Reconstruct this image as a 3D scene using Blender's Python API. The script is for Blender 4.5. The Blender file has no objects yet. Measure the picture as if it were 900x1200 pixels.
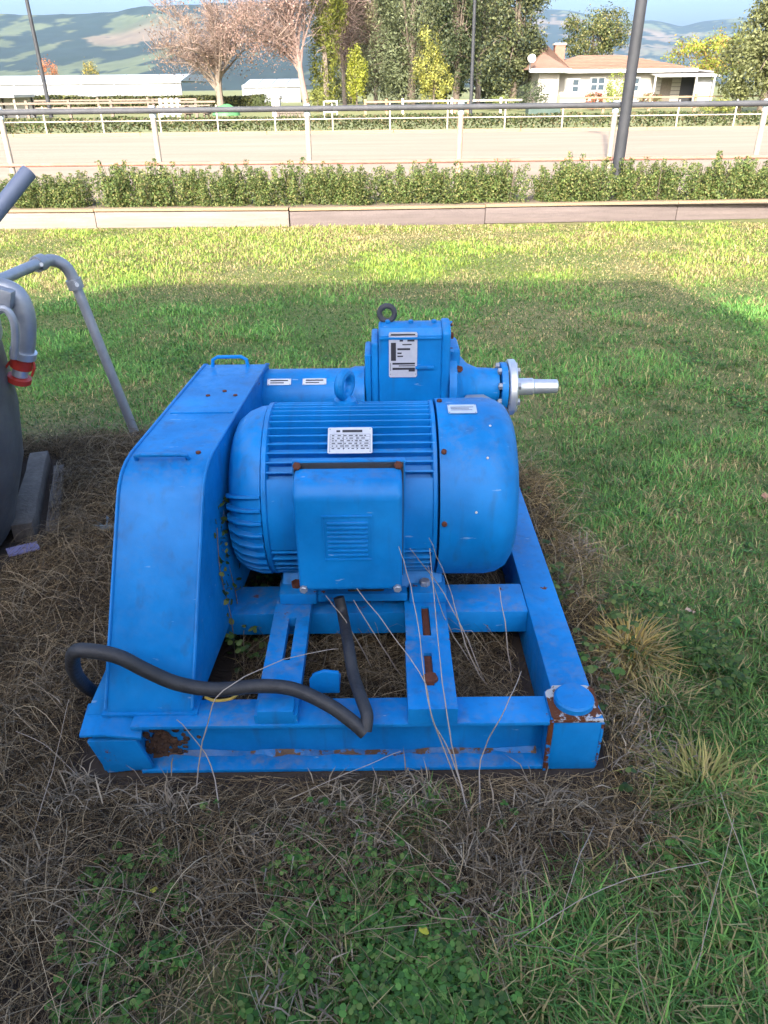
import bpy, bmesh, math, random
import numpy as np
from mathutils import Matrix, Vector
R = math.radians
PI = math.pi
random.seed(7)
rng = np.random.default_rng(11)
S = bpy.context.scene
COL = S.collection

# ------------------------------------------------------------------ camera
F, PITCH, ROLL, H = 870.0, R(29.75), R(0.64), 1.6
_f = Vector((0, math.cos(PITCH), -math.sin(PITCH)))
_u = Vector((0, math.sin(PITCH), math.cos(PITCH)))
_r = Vector((1, 0, 0))
CR = _r*math.cos(ROLL) - _u*math.sin(ROLL)
CU = _r*math.sin(ROLL) + _u*math.cos(ROLL)
CP = Vector((0, 0, H))
cam = bpy.data.cameras.new('camera')
cam.sensor_fit = 'VERTICAL'
cam.sensor_height = 24.0
cam.lens = 24.0*F/1200.0
cam.clip_start = 0.05
cam.clip_end = 30000
camo = bpy.data.objects.new('camera', cam)
COL.objects.link(camo)
camo.matrix_world = Matrix.Translation(CP) @ Matrix((CR, CU, -_f)).transposed().to_4x4()
S.camera = camo

# ------------------------------------------------------------------ sky, sun, exposure
SUN_EL, SUN_AZ = R(28), R(14)       # the sun stands behind the camera, a little to its left
W = bpy.data.worlds.new('World')
S.world = W
W.use_nodes = True
wn = W.node_tree
sky = wn.nodes.new('ShaderNodeTexSky')
sky.sky_type = 'NISHITA'
sky.sun_disc = False
sky.sun_elevation = SUN_EL
sky.sun_rotation = PI + SUN_AZ
sky.air_density = 0.8
sky.dust_density = 7.0
sky.ozone_density = 4.0
bgn = wn.nodes['Background']
bgn.inputs[1].default_value = 0.15
wn.links.new(sky.outputs[0], bgn.inputs[0])
sun = bpy.data.lights.new('sun', 'SUN')
sun.energy = 2.8
sun.angle = R(0.5)
sun.color = (1.0, 0.90, 0.76)
suno = bpy.data.objects.new('sun', sun)
COL.objects.link(suno)
SUNV = Vector((-math.sin(SUN_AZ)*math.cos(SUN_EL), -math.cos(SUN_AZ)*math.cos(SUN_EL), math.sin(SUN_EL)))   # towards the sun
suno.rotation_euler = SUNV.to_track_quat('Z', 'Y').to_euler()
S.view_settings.view_transform = 'Standard'
S.view_settings.look = 'None'
S.view_settings.gamma = 1
S.view_settings.use_curve_mapping = False
S.view_settings.exposure = 1.98
S.cycles.use_denoising = True
S.cycles.max_bounces = 6
S.cycles.diffuse_bounces = 3
S.cycles.glossy_bounces = 3
S.cycles.transmission_bounces = 4
S.cycles.volume_bounces = 1
S.cycles.transparent_max_bounces = 6

# ------------------------------------------------------------------ pixel helpers (photo pixel + known height or distance -> point)
def ray(u, v):
    return _f + CR*((u-450)/F) - CU*((v-600)/F)
def pz(u, v, z=0.0):
    d = ray(u, v)
    return CP + d*((z-H)/d.z)
def py(u, v, y):
    d = ray(u, v)
    return CP + d*(y/d.y)

# ------------------------------------------------------------------ noise
def vnoise(x, y, sc, seed=0):
    x = np.asarray(x)/sc + seed*17.3
    y = np.asarray(y)/sc + seed*9.7
    xi = np.floor(x); yi = np.floor(y)
    fx = x-xi; fy = y-yi
    fx = fx*fx*(3-2*fx); fy = fy*fy*(3-2*fy)
    def h(a, b):
        n = np.sin(a*127.1+b*311.7+seed*74.7)*43758.5453
        return n-np.floor(n)
    return (h(xi, yi)*(1-fx)+h(xi+1, yi)*fx)*(1-fy)+(h(xi, yi+1)*(1-fx)+h(xi+1, yi+1)*fx)*fy
def fbm(x, y, sc, seed=0, o=4):
    t = 0; a = 1; s = 0
    for i in range(o):
        t = t+a*vnoise(x, y, sc/2**i, seed+i); s += a; a *= .55
    return t/s

# ------------------------------------------------------------------ materials
def mat(name, col, rough=.6, metal=0., col2=None, nscale=8., namt=1., bump=0., bscale=60., spec=.5, coord='Object', bdist=.01, detail=6, stretch=None):
    m = bpy.data.materials.new(name)
    m.use_nodes = True
    nt = m.node_tree
    b = nt.nodes['Principled BSDF']
    b.inputs['Base Color'].default_value = (*col, 1)
    b.inputs['Roughness'].default_value = rough
    b.inputs['Metallic'].default_value = metal
    b.inputs['Specular IOR Level'].default_value = spec
    tc = nt.nodes.new('ShaderNodeTexCoord')
    if col2 is not None:
        n = nt.nodes.new('ShaderNodeTexNoise')
        n.inputs['Scale'].default_value = nscale
        n.inputs['Detail'].default_value = detail
        n.inputs['Roughness'].default_value = .65
        if stretch:
            mpn = nt.nodes.new('ShaderNodeMapping'); mpn.inputs['Scale'].default_value = stretch
            nt.links.new(tc.outputs[coord], mpn.inputs['Vector']); nt.links.new(mpn.outputs[0], n.inputs['Vector'])
        else: nt.links.new(tc.outputs[coord], n.inputs['Vector'])
        r = nt.nodes.new('ShaderNodeValToRGB')
        r.color_ramp.elements[0].position = .5-.25*namt
        r.color_ramp.elements[1].position = .5+.25*namt
        r.color_ramp.elements[0].color = (*col, 1)
        r.color_ramp.elements[1].color = (*col2, 1)
        nt.links.new(n.outputs['Fac'], r.inputs[0])
        nt.links.new(r.outputs[0], b.inputs['Base Color'])
    if bump:
        n = nt.nodes.new('ShaderNodeTexNoise')
        n.inputs['Scale'].default_value = bscale
        n.inputs['Detail'].default_value = 5
        nt.links.new(tc.outputs[coord], n.inputs['Vector'])
        bp = nt.nodes.new('ShaderNodeBump')
        bp.inputs['Strength'].default_value = bump
        bp.inputs['Distance'].default_value = bdist
        nt.links.new(n.outputs['Fac'], bp.inputs['Height'])
        nt.links.new(bp.outputs[0], b.inputs['Normal'])
    return m

def mat_leaf(name, trans=.3, rough=.55):
    m = bpy.data.materials.new(name)
    m.use_nodes = True
    nt = m.node_tree
    b = nt.nodes['Principled BSDF']
    b.inputs['Roughness'].default_value = rough
    b.inputs['Specular IOR Level'].default_value = .3
    a = nt.nodes.new('ShaderNodeAttribute')
    a.attribute_name = 'Col'
    nt.links.new(a.outputs['Color'], b.inputs['Base Color'])
    if trans:
        t = nt.nodes.new('ShaderNodeBsdfTranslucent')
        nt.links.new(a.outputs['Color'], t.inputs[0])
        mx = nt.nodes.new('ShaderNodeMixShader')
        mx.inputs[0].default_value = trans
        nt.links.new(b.outputs[0], mx.inputs[1])
        nt.links.new(t.outputs[0], mx.inputs[2])
        nt.links.new(mx.outputs[0], nt.nodes['Material Output'].inputs[0])
    return m

def mat_paint(name, col, col2, rust_at=.685, rough=.42, rust=(.11, .035, .012), pale=False, dust=.25):
    """Weathered blue paint: mottled fading, dust on upward faces, chips down to rust."""
    m = bpy.data.materials.new(name)
    m.use_nodes = True
    nt = m.node_tree
    L = nt.links
    b = nt.nodes['Principled BSDF']
    b.inputs['Specular IOR Level'].default_value = .3
    tc = nt.nodes.new('ShaderNodeTexCoord')
    def noise(sc, det=5, rg=.6):
        n = nt.nodes.new('ShaderNodeTexNoise')
        n.inputs['Scale'].default_value = sc
        n.inputs['Detail'].default_value = det
        n.inputs['Roughness'].default_value = rg
        L.new(tc.outputs['Object'], n.inputs['Vector'])
        return n
    def ramp(src, p0, p1):
        r = nt.nodes.new('ShaderNodeMapRange')
        r.inputs[1].default_value = p0
        r.inputs[2].default_value = p1
        L.new(src, r.inputs[0])
        return r.outputs[0]
    def mix(f, a, c):
        x = nt.nodes.new('ShaderNodeMix')
        x.data_type = 'RGBA'
        if isinstance(f, float): x.inputs[0].default_value = f
        else: L.new(f, x.inputs[0])
        for i, q in ((6, a), (7, c)):
            if isinstance(q, tuple): x.inputs[i].default_value = (*q, 1)
            else: L.new(q, x.inputs[i])
        return x.outputs[2]
    base = mix(ramp(noise(5).outputs['Fac'], .35, .68), col, col2)
    fade = ramp(noise(2.3, 7, .7).outputs['Fac'], .50, .72)           # chalky faded areas
    fm_ = nt.nodes.new('ShaderNodeMath'); fm_.operation = 'MULTIPLY'; L.new(fade, fm_.inputs[0]); fm_.inputs[1].default_value = .22
    base = mix(fm_.outputs[0], base, (.03, .25, .58))
    geo = nt.nodes.new('ShaderNodeNewGeometry')
    sx = nt.nodes.new('ShaderNodeSeparateXYZ')
    L.new(geo.outputs['Normal'], sx.inputs[0])
    upf = ramp(sx.outputs[2], .2, .95)
    dn = ramp(noise(26, 6, .75).outputs['Fac'], .44, .74)
    dbig = ramp(noise(4, 5, .7).outputs['Fac'], .38, .62)
    def mul(a, c):
        q = nt.nodes.new('ShaderNodeMath'); q.operation = 'MULTIPLY'; L.new(a, q.inputs[0])
        if isinstance(c, float): q.inputs[1].default_value = c
        else: L.new(c, q.inputs[1])
        return q.outputs[0]
    base = mix(mul(mul(mul(upf, dn), dbig), dust*1.6), base, (.24, .21, .17))
    mp_ = nt.nodes.new('ShaderNodeMapping'); mp_.inputs['Scale'].default_value = (28, 28, 3.5)
    L.new(tc.outputs['Object'], mp_.inputs['Vector'])
    sn = nt.nodes.new('ShaderNodeTexNoise'); sn.inputs['Scale'].default_value = 1.0; sn.inputs['Detail'].default_value = 5
    L.new(mp_.outputs[0], sn.inputs['Vector'])
    base = mix(mul(ramp(sn.outputs['Fac'], .56, .74), .38), base, (.03, .075, .16))      # runs of grime
    mp2 = nt.nodes.new('ShaderNodeMapping'); mp2.inputs['Scale'].default_value = (14, 50, 60); mp2.inputs['Rotation'].default_value = (.3, .5, .9)
    L.new(tc.outputs['Object'], mp2.inputs['Vector'])
    s2 = nt.nodes.new('ShaderNodeTexNoise'); s2.inputs['Scale'].default_value = 1.0; s2.inputs['Detail'].default_value = 4
    L.new(mp2.outputs[0], s2.inputs['Vector'])
    base = mix(mul(ramp(s2.outputs['Fac'], .70, .74), .6), base, (.26, .42, .62))       # pale scuffs
    rn = noise(13, 8, .68)
    rf = ramp(rn.outputs['Fac'], rust_at, rust_at+.025)
    if pale:
        pf = ramp(rn.outputs['Fac'], rust_at-.05, rust_at-.03)
        base = mix(pf, base, (.55, .55, .52))
    c = mix(rf, base, rust)
    L.new(c, b.inputs['Base Color'])
    rr = nt.nodes.new('ShaderNodeMath'); rr.operation = 'MULTIPLY_ADD'
    L.new(dn, rr.inputs[0]); rr.inputs[1].default_value = .25; rr.inputs[2].default_value = rough
    L.new(rr.outputs[0], b.inputs['Roughness'])
    bp = nt.nodes.new('ShaderNodeBump')
    bp.inputs['Strength'].default_value = .12
    bp.inputs['Distance'].default_value = .004
    L.new(noise(35, 4).outputs['Fac'], bp.inputs['Height'])
    L.new(bp.outputs[0], b.inputs['Normal'])
    return m

BLUE, BLUE2 = (.001, .155, .44), (.003, .225, .60)
M = {}
M['blue'] = mat_paint('blue_paint', BLUE, BLUE2)
M['blue_worn'] = mat_paint('worn_blue_paint', BLUE, BLUE2, rust_at=.62)
M['blue_dirty'] = mat_paint('dirty_blue_paint', BLUE, BLUE2, rust_at=.66, dust=.42, rough=.5)
M['scraped'] = mat_paint('scraped_paint', (.42, .42, .40), (.5, .5, .48), rust_at=.5, rough=.6)
M['galv'] = mat('galvanised_steel', (.27, .29, .32), .48, .6, (.42, .44, .47), 14, 1.2, .08, 40)
M['steel'] = mat('bright_steel', (.60, .62, .65), .38, .7, (.72, .74, .77), 18, 1.2, .05, 60)
M['darkgrey'] = mat('dark_grey_paint', (.055, .058, .065), .5, 0, (.09, .09, .10), 6)
M['greytube'] = mat('blue_grey_tube', (.16, .19, .26), .5, .2, (.21, .24, .31), 12)
M['rubber'] = mat('black_rubber', (.018, .019, .022), .55, 0, (.04, .04, .042), 25, 1, .2, 90)
M['rust'] = mat('rust', (.14, .035, .012), .85, 0, (.055, .018, .01), 30, 1.3, .3, 120)
M['red'] = mat('red_plastic', (.42, .035, .02), .45, 0, (.34, .03, .02), 20)
M['plate'] = mat('nameplate_metal', (.55, .56, .58), .4, .3, (.66, .67, .69), 40)
M['print'] = mat('black_print', (.03, .03, .035), .6)
M['sticker'] = mat('faded_sticker', (.55, .60, .66), .6, 0, (.36, .46, .58), 60, 1.5)
M['yellow'] = mat('yellow_cord', (.55, .36, .06), .6)
M['silver_tank'] = mat('tank_grey', (.05, .05, .055), .6, .1, (.16, .15, .145), 9, 1.5, .3, 30)
M['wood_old'] = mat('weathered_wood', (.07, .055, .045), .85, 0, (.20, .17, .14), 22, 1.4, .5, 70)
M['wood_pale'] = mat('pale_timber', (.15, .122, .105), .8, 0, (.27, .23, .20), 1, 1.3, .3, 40, stretch=(1.3, 30, 30), detail=8)
M['wood_tan'] = mat('tan_timber', (.21, .145, .085), .8, 0, (.32, .23, .14), 1, 1.3, .3, 40, stretch=(1.3, 30, 30), detail=8)
M['wood_dark'] = mat('dark_timber', (.085, .068, .066), .8, 0, (.17, .135, .125), 1, 1.4, .4, 40, stretch=(1.3, 30, 30), detail=8)
M['post'] = mat('pale_post_paint', (.25, .22, .17), .6, 0, (.38, .345, .28), 9, 1.3, .1, 40)
M['post_rust'] = mat('rusty_post_paint', (.40, .17, .10), .7, 0, (.50, .36, .28), 6, 1.5)
M['cap'] = mat('pale_blue_cap', (.42, .55, .60), .5, 0, (.55, .62, .63), 12)
M['rail'] = mat('grey_rail_pipe', (.035, .038, .043), .7, 0, (.075, .076, .084), 5)
M['rail_red'] = mat('red_oxide_rail', (.30, .11, .075), .7, 0, (.40, .20, .15), 4)
M['rail_white'] = mat('white_rail_paint', (.50, .46, .40), .6, 0, (.36, .31, .25), 2)
M['rail_brown'] = mat('brown_yard_rail', (.12, .09, .075), .8, 0, (.22, .17, .13), 1.5)
M['orange'] = mat('orange_rail', (.30, .13, .07), .7, 0, (.36, .22, .14), 2)
M['pole'] = mat('pole_grey', (.018, .020, .024), .7, 0, (.038, .040, .047), 3)
M['weather'] = mat('house_weatherboard', (.25, .235, .21), .7, 0, (.33, .31, .275), 1)
M['fascia'] = mat('white_fascia', (.50, .49, .46), .6)
M['rooftile'] = mat('terracotta_roof', (.18, .105, .07), .8, 0, (.24, .145, .10), 1.2, 1, .4, 6, bdist=.05)
M['brick'] = mat('red_brick', (.22, .10, .07), .85, 0, (.28, .14, .10), 4)
M['glass'] = mat('window_glass', (.05, .07, .09), .08, 0, spec=.8)
M['curtain'] = mat('net_curtain', (.55, .56, .56), .8)
M['dark'] = mat('verandah_shade_dark', (.03, .03, .035), .8)
M['greenhouse'] = mat('greenhouse_film', (.40, .43, .46), .45, 0, (.33, .37, .41), .2)
M['greenwall'] = mat('greenhouse_wall', (.14, .15, .165), .5, 0, (.20, .21, .225), .3)
M['white'] = mat('white_paint', (.55, .54, .50), .6, 0, (.42, .40, .36), 2)
M['iron'] = mat('corrugated_iron', (.30, .30, .30), .5, .3, (.38, .38, .38), 2)
M['bark'] = mat('bark', (.10, .075, .055), .9, 0, (.17, .14, .11), 3, 1.3)
M['bark_pale'] = mat('pale_bark', (.15, .12, .095), .9, 0, (.24, .195, .16), 3, 1.3)
M['bark_pink'] = mat('pinkish_bark', (.20, .13, .11), .9, 0, (.30, .21, .18), 3, 1.3)
M['leaf'] = mat_leaf('leaf_green', .35)
M['grass'] = mat_leaf('grass_blade', .25, .6)
M['straw'] = mat_leaf('dry_straw', .15, .75)
M['sand'] = mat('arena_sand', (.235, .18, .125), .95, 0, (.335, .265, .195), 1, 1.0, .5, 7, bdist=.05, stretch=(.18, 1.3, 1), detail=8)
M['field'] = mat('paddock_grass', (.10, .14, .04), .95, 0, (.24, .22, .09), .12, 1.3, .3, 3, bdist=.1)
M['soil'] = mat('bed_mulch', (.10, .075, .05), .95, 0, (.20, .16, .11), 7, 1.3, .6, 30, bdist=.03)
M['tarp'] = mat('green_tarpaulin', (.06, .20, .07), .6, 0, (.09, .26, .10), 2)
M['hedgebox'] = mat('dark_green_box', (.03, .06, .05), .7, 0, (.06, .09, .075), 4)
M['concrete'] = mat('concrete', (.42, .40, .37), .85, 0, (.52, .50, .46), 3)

# ------------------------------------------------------------------ mesh helpers
class MB:
    def __init__(s): s.v = []; s.f = []
    def add(s, vs, fs):
        o = len(s.v); s.v += [tuple(p) for p in vs]; s.f += [[i+o for i in q] for q in fs]; return s
    def box(s, x0, x1, y0, y1, z0, z1):
        return s.add([(x0,y0,z0),(x1,y0,z0),(x1,y1,z0),(x0,y1,z0),(x0,y0,z1),(x1,y0,z1),(x1,y1,z1),(x0,y1,z1)],
                     [(3,2,1,0),(4,5,6,7),(0,1,5,4),(1,2,6,5),(2,3,7,6),(3,0,4,7)])
    def obox(s, a, b, w, h, up=(0,0,1)):
        """bar from a to b with width w and height h"""
        a = Vector(a); b = Vector(b); d = (b-a).normalized(); u = Vector(up)
        x = d.cross(u).normalized(); u = x.cross(d).normalized()
        P = []
        for p in (a, b):
            for sx, su in ((-1,-1),(1,-1),(1,1),(-1,1)):
                P.append(p + x*(w/2*sx) + u*(h/2*su))
        return s.add(P, [(3,2,1,0),(4,5,6,7),(0,1,5,4),(1,2,6,5),(2,3,7,6),(3,0,4,7)])
    def prism(s, poly, d):
        """closed polygon (3-D points) swept by the vector d"""
        n = len(poly); d = Vector(d); P = [Vector(p) for p in poly]
        fs = [list(range(n))[::-1], list(range(n, 2*n))] + [(i, (i+1) % n, (i+1) % n+n, i+n) for i in range(n)]
        return s.add(P+[p+d for p in P], fs)
    def tube(s, pts, r, n=10, caps=True):
        pts = [Vector(p) for p in pts]; m = len(pts)
        rs = r if isinstance(r, (list, tuple)) else [r]*m
        vs = []; ref = None
        for i, p in enumerate(pts):
            t = (pts[min(i+1, m-1)]-pts[max(i-1, 0)]).normalized()
            if ref is None:
                ref = t.orthogonal().normalized()
            ref = (ref - t*ref.dot(t)).normalized()
            bi = t.cross(ref)
            for k in range(n):
                a = 2*PI*k/n
                vs.append(p + (ref*math.cos(a)+bi*math.sin(a))*rs[i])
        fs = [(i*n+k, i*n+(k+1) % n, (i+1)*n+(k+1) % n, (i+1)*n+k) for i in range(m-1) for k in range(n)]
        if caps: fs += [list(range(n))[::-1], list(range((m-1)*n, m*n))]
        return s.add(vs, fs)
    def lathe(s, prof, o, ax, n=24, a0=0., a1=2*PI, ref=None, close=False):
        """profile of (distance along axis, radius) turned round the axis"""
        o = Vector(o); ax = Vector(ax).normalized()
        e = Vector(ref).normalized() if ref else ax.orthogonal().normalized()
        g = ax.cross(e); full = abs(a1-a0-2*PI) < 1e-6; cnt = n if full else n+1
        vs = []
        for d, r in prof:
            for k in range(cnt):
                a = a0+(a1-a0)*k/n
                vs.append(o+ax*d+(e*math.cos(a)+g*math.sin(a))*r)
        fs = []
        for i in range(len(prof)-1):
            for k in range(n):
                k2 = (k+1) % cnt
                fs.append((i*cnt+k, i*cnt+k2, (i+1)*cnt+k2, (i+1)*cnt+k))
        if full and prof[0][1] > 0: fs.append(list(range(cnt))[::-1])
        if full and prof[-1][1] > 0: fs.append(list(range((len(prof)-1)*cnt, len(prof)*cnt)))
        return s.add(vs, fs)
    def mesh(s, name, bevel=0., smooth=False, seg=2, ang=40):
        me = bpy.data.meshes.new(name)
        me.from_pydata(s.v, [], s.f)
        bm = bmesh.new(); bm.from_mesh(me)
        bmesh.ops.remove_doubles(bm, verts=bm.verts, dist=1e-5)
        bmesh.ops.recalc_face_normals(bm, faces=bm.faces)
        if bevel:
            es = [e for e in bm.edges if len(e.link_faces) == 2 and e.calc_face_angle(0) > R(ang)]
            bmesh.ops.bevel(bm, geom=es, offset=bevel, offset_type='OFFSET', segments=seg, profile=.6, affect='EDGES', clamp_overlap=True)
        if smooth or bevel:
            for f in bm.faces: f.smooth = True
        bm.to_mesh(me); bm.free()
        if smooth or bevel: me.set_sharp_from_angle(angle=R(35))
        return me
    def build(s, name, m, parent=None, bevel=0., smooth=False, seg=2, **kw):
        return link(name, s.mesh(name, bevel, smooth, seg), m, parent, **kw)

def link(name, me, m, parent=None, label=None, cat=None, group=None, kind=None):
    o = bpy.data.objects.new(name, me)
    if m is not None and me is not None and not me.materials: me.materials.append(M[m] if isinstance(m, str) else m)
    COL.objects.link(o)
    if parent is not None:
        o.parent = parent
        if parent.parent is None and parent.type == 'EMPTY':
            o.matrix_parent_inverse = Matrix.Translation(-parent.location)
    return tag(o, label, cat, group, kind)
def tag(o, label=None, cat=None, group=None, kind=None):
    if label: o['label'] = label
    if cat: o['category'] = cat
    if group: o['group'] = group
    if kind: o['kind'] = kind
    return o
def thing(name, label, cat, loc=(0,0,0), group=None):
    o = bpy.data.objects.new(name, None)
    o.empty_display_size = .1
    o.location = loc
    COL.objects.link(o)
    return tag(o, label, cat, group)
def copy_tree(o, parent=None):
    c = o.copy(); COL.objects.link(c)
    if parent is not None: c.parent = parent; c.matrix_parent_inverse = o.matrix_parent_inverse
    for ch in list(o.children): copy_tree(ch, c)
    return c

def np_mesh(name, verts, loops, starts, totals, cols=None):
    me = bpy.data.meshes.new(name)
    me.vertices.add(len(verts)); me.vertices.foreach_set('co', np.ascontiguousarray(verts, np.float32).ravel())
    me.loops.add(len(loops)); me.loops.foreach_set('vertex_index', np.ascontiguousarray(loops, np.int32))
    me.polygons.add(len(starts)); me.polygons.foreach_set('loop_start', np.ascontiguousarray(starts, np.int32))
    me.polygons.foreach_set('loop_total', np.ascontiguousarray(totals, np.int32))
    if cols is not None:
        a = me.attributes.new('Col', 'FLOAT_COLOR', 'POINT')
        c4 = np.ones((len(verts), 4), np.float32); c4[:, :3] = cols
        a.data.foreach_set('color', c4.ravel())
    me.update(calc_edges=True)
    return me

def blades(name, P, az, lean, L, w, col, curl=.6):
    """flat tapering blades: base pair, middle pair, tip"""
    n = len(P)
    hx, hy = np.cos(az), np.sin(az)
    sx, sy = -hy, hx
    def step(base, ln, le):
        q = base.copy()
        q[:, 0] += ln*np.sin(le)*hx; q[:, 1] += ln*np.sin(le)*hy; q[:, 2] += ln*np.cos(le)
        return q
    m = step(P, L*.5, lean)
    t = step(m, L*.5, np.minimum(lean+curl, 1.9))
    t[:, 2] = np.maximum(t[:, 2], P[:, 2]+.003)
    V = np.empty((n, 5, 3))
    side = np.stack([sx, sy, np.zeros(n)], 1)*(w/2)[:, None]
    V[:, 0] = P-side*.8; V[:, 1] = P+side*.8; V[:, 2] = m+side; V[:, 3] = m-side; V[:, 4] = t
    C = np.repeat(col[:, None, :], 5, 1)
    base = (np.arange(n)*5)[:, None]
    loops = (base+np.array([0,1,2,3,3,2,4])).ravel()
    st = (np.arange(n)*7)[:, None]+np.array([0, 4])
    tt = np.tile([4, 3], n)
    return np_mesh(name, V.reshape(-1, 3), loops, st.ravel(), tt, C.reshape(-1, 3))

def rand_unit(n):
    v = rng.normal(size=(n, 3)); return v/np.linalg.norm(v, axis=1)[:, None]
def leaves(name, P, N, size, col, asp=.5, sides=4):
    """leaf cards: a pointed outline with `sides` corners in the plane across N"""
    n = len(P)
    a = np.cross(N, rand_unit(n)); a /= np.linalg.norm(a, axis=1)[:, None]+1e-9
    b = np.cross(N, a)
    size = np.broadcast_to(size, (n,))
    V = np.empty((n, sides, 3))
    for k in range(sides):
        t = 2*PI*k/sides
        V[:, k] = P+a*(size*.5*math.cos(t))[:, None]+b*(size*.5*asp*math.sin(t))[:, None]
    V[:, 0] += N*(size*.12)[:, None]; 
    C = np.repeat(col[:, None, :], sides, 1)
    loops = np.arange(n*sides); st = np.arange(n)*sides; tt = np.full(n, sides)
    return np_mesh(name, V.reshape(-1, 3), loops, st, tt, C.reshape(-1, 3))
def pick(cols, n, var=.25):
    c = np.array(cols)[rng.integers(0, len(cols), n)]
    return np.clip(c*(1+var*rng.normal(size=(n, 1))), .004, .9)
def ribbons(name, paths, w, col):
    """many narrow strips: paths (n,k,3)"""
    n, k, _ = paths.shape
    d = np.gradient(paths, axis=1)
    up = rand_unit(n)[:, None, :]
    s = np.cross(d, up); s /= np.linalg.norm(s, axis=2)[:, :, None]+1e-9
    ww = np.broadcast_to(np.asarray(w)[:, None, None], (n, k, 1))*np.linspace(1, .45, k)[None, :, None]
    V = np.stack([paths-s*ww/2, paths+s*ww/2], 2).reshape(n, 2*k, 3)
    base = (np.arange(n)*2*k)[:, None, None]
    q = (np.arange(k-1)*2)[None, :, None]+np.array([0, 1, 3, 2])[None, None, :]
    loops = (base+q).ravel()
    nf = n*(k-1)
    C = np.repeat(col[:, None, :], 2*k, 1)
    return np_mesh(name, V.reshape(-1, 3), loops, np.arange(nf)*4, np.full(nf, 4), C.reshape(-1, 3))

# ------------------------------------------------------------------ where the dead growth lies
def sstep(a, b, x):
    t = np.clip((x-a)/(b-a), 0, 1); return t*t*(3-2*t)
def dryness(x, y):
    """1 in the dead brown growth round the machine, 0 on living lawn"""
    x = np.asarray(x, float); y = np.asarray(y, float)
    j = (fbm(x, y, .5, 3)-.5)
    xx = x+j*.55; yy = y+j*.7
    left = sstep(-.3, -.6, xx)*sstep(3.6, 3.4, yy)
    under = sstep(-.95, -.85, xx)*sstep(.9, .66, xx)*sstep(1.06, 1.2, yy)*sstep(3.2, 2.9, yy)
    strip = sstep(.4, .5, xx)*sstep(.90, .74, xx+.04*(y-1.4))*sstep(1.0, 1.25, yy)*sstep(3.3, 2.8, yy)
    front = (.55+.45*sstep(.1, -.2, x))*sstep(.33, .12, xx)*sstep(1.0, 1.16, yy+.30*np.clip(-x-.1, 0, 1)*1.4)*sstep(1.6, 1.4, yy)
    return np.clip(np.maximum.reduce([left, under, strip, front]), 0, 1)
def gz(x, y):
    return .016*(fbm(x, y, .45, 21)-.5)+.012*(fbm(x, y, 1.6, 5)-.5)-.004

# ------------------------------------------------------------------ ground
def grid_mesh(name, xs, ys, zf, cf=None):
    X, Y = np.meshgrid(xs, ys)
    V = np.stack([X.ravel(), Y.ravel(), zf(X.ravel(), Y.ravel())], 1)
    nx, ny = len(xs), len(ys)
    i = (np.arange(ny-1)[:, None]*nx+np.arange(nx-1)[None, :]).ravel()
    loops = np.stack([i, i+1, i+1+nx, i+nx], 1).ravel()
    nf = len(i)
    me = np_mesh(name, V, loops, np.arange(nf)*4, np.full(nf, 4), cf(X.ravel(), Y.ravel()) if cf else None)
    me.shade_smooth()
    return me
def lawn_col(x, y):
    d = dryness(x, y)[:, None]
    n = fbm(x, y, .9, 8)[:, None]; p = fbm(x, y, 2.4, 31)[:, None]
    g = np.array([.085, .12, .035])*(1-n)+np.array([.16, .18, .06])*n
    thatch = np.array([.21, .17, .085])
    g = g*(1-.55*sstep(.42, .68, p))+thatch*.55*sstep(.42, .68, p)
    s = np.array([.050, .038, .030])*(.7+.7*n)
    return g*(1-d)+s*d
ml = mat_leaf('lawn_ground', 0, .95)
nt = ml.node_tree
_n = nt.nodes.new('ShaderNodeTexNoise'); _n.inputs['Scale'].default_value = 45; _n.inputs['Detail'].default_value = 6
_b = nt.nodes.new('ShaderNodeBump'); _b.inputs['Strength'].default_value = .8; _b.inputs['Distance'].default_value = .02
nt.links.new(_n.outputs[0], _b.inputs['Height']); nt.links.new(_b.outputs[0], nt.nodes['Principled BSDF'].inputs['Normal'])
xs = np.concatenate([[-60, -30, -15, -9], np.arange(-7, 7.01, .06), [9, 15, 30, 60]])
ys = np.concatenate([[-60, -30, -12, -4], np.arange(-1, 10.4, .06), [10.42, 11.2]])
def lawn_z(x, y):
    return np.where((abs(x) < 7.05) & (y > -1.01) & (y < 10.43), gz(x, y), -.004)
link('lawn', grid_mesh('lawn', xs, ys, lawn_z, lawn_col), ml, kind='structure')
TZ = .2          # level of everything beyond the timber edging
# ------------------------------------------------------------------ terrain beyond, arena, hills
MB().add([(-9000,10.72,TZ),(9000,10.72,TZ),(9000,9000,TZ),(-9000,9000,TZ)], [(0,1,2,3)]).build('paddock_ground', 'field', kind='structure')
MB().add([(-60,10.60,TZ+.012),(60,10.60,TZ+.012),(60,11.75,TZ+.012),(-60,11.75,TZ+.012)], [(0,1,2,3)]).build('planting_bed', 'soil', kind='structure')
MB().add([(-90,11.7,TZ+.006),(90,11.7,TZ+.006),(90,29.6,TZ+.006),(-90,29.6,TZ+.006)], [(0,1,2,3)]).build('riding_arena', 'sand', kind='structure')

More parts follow.
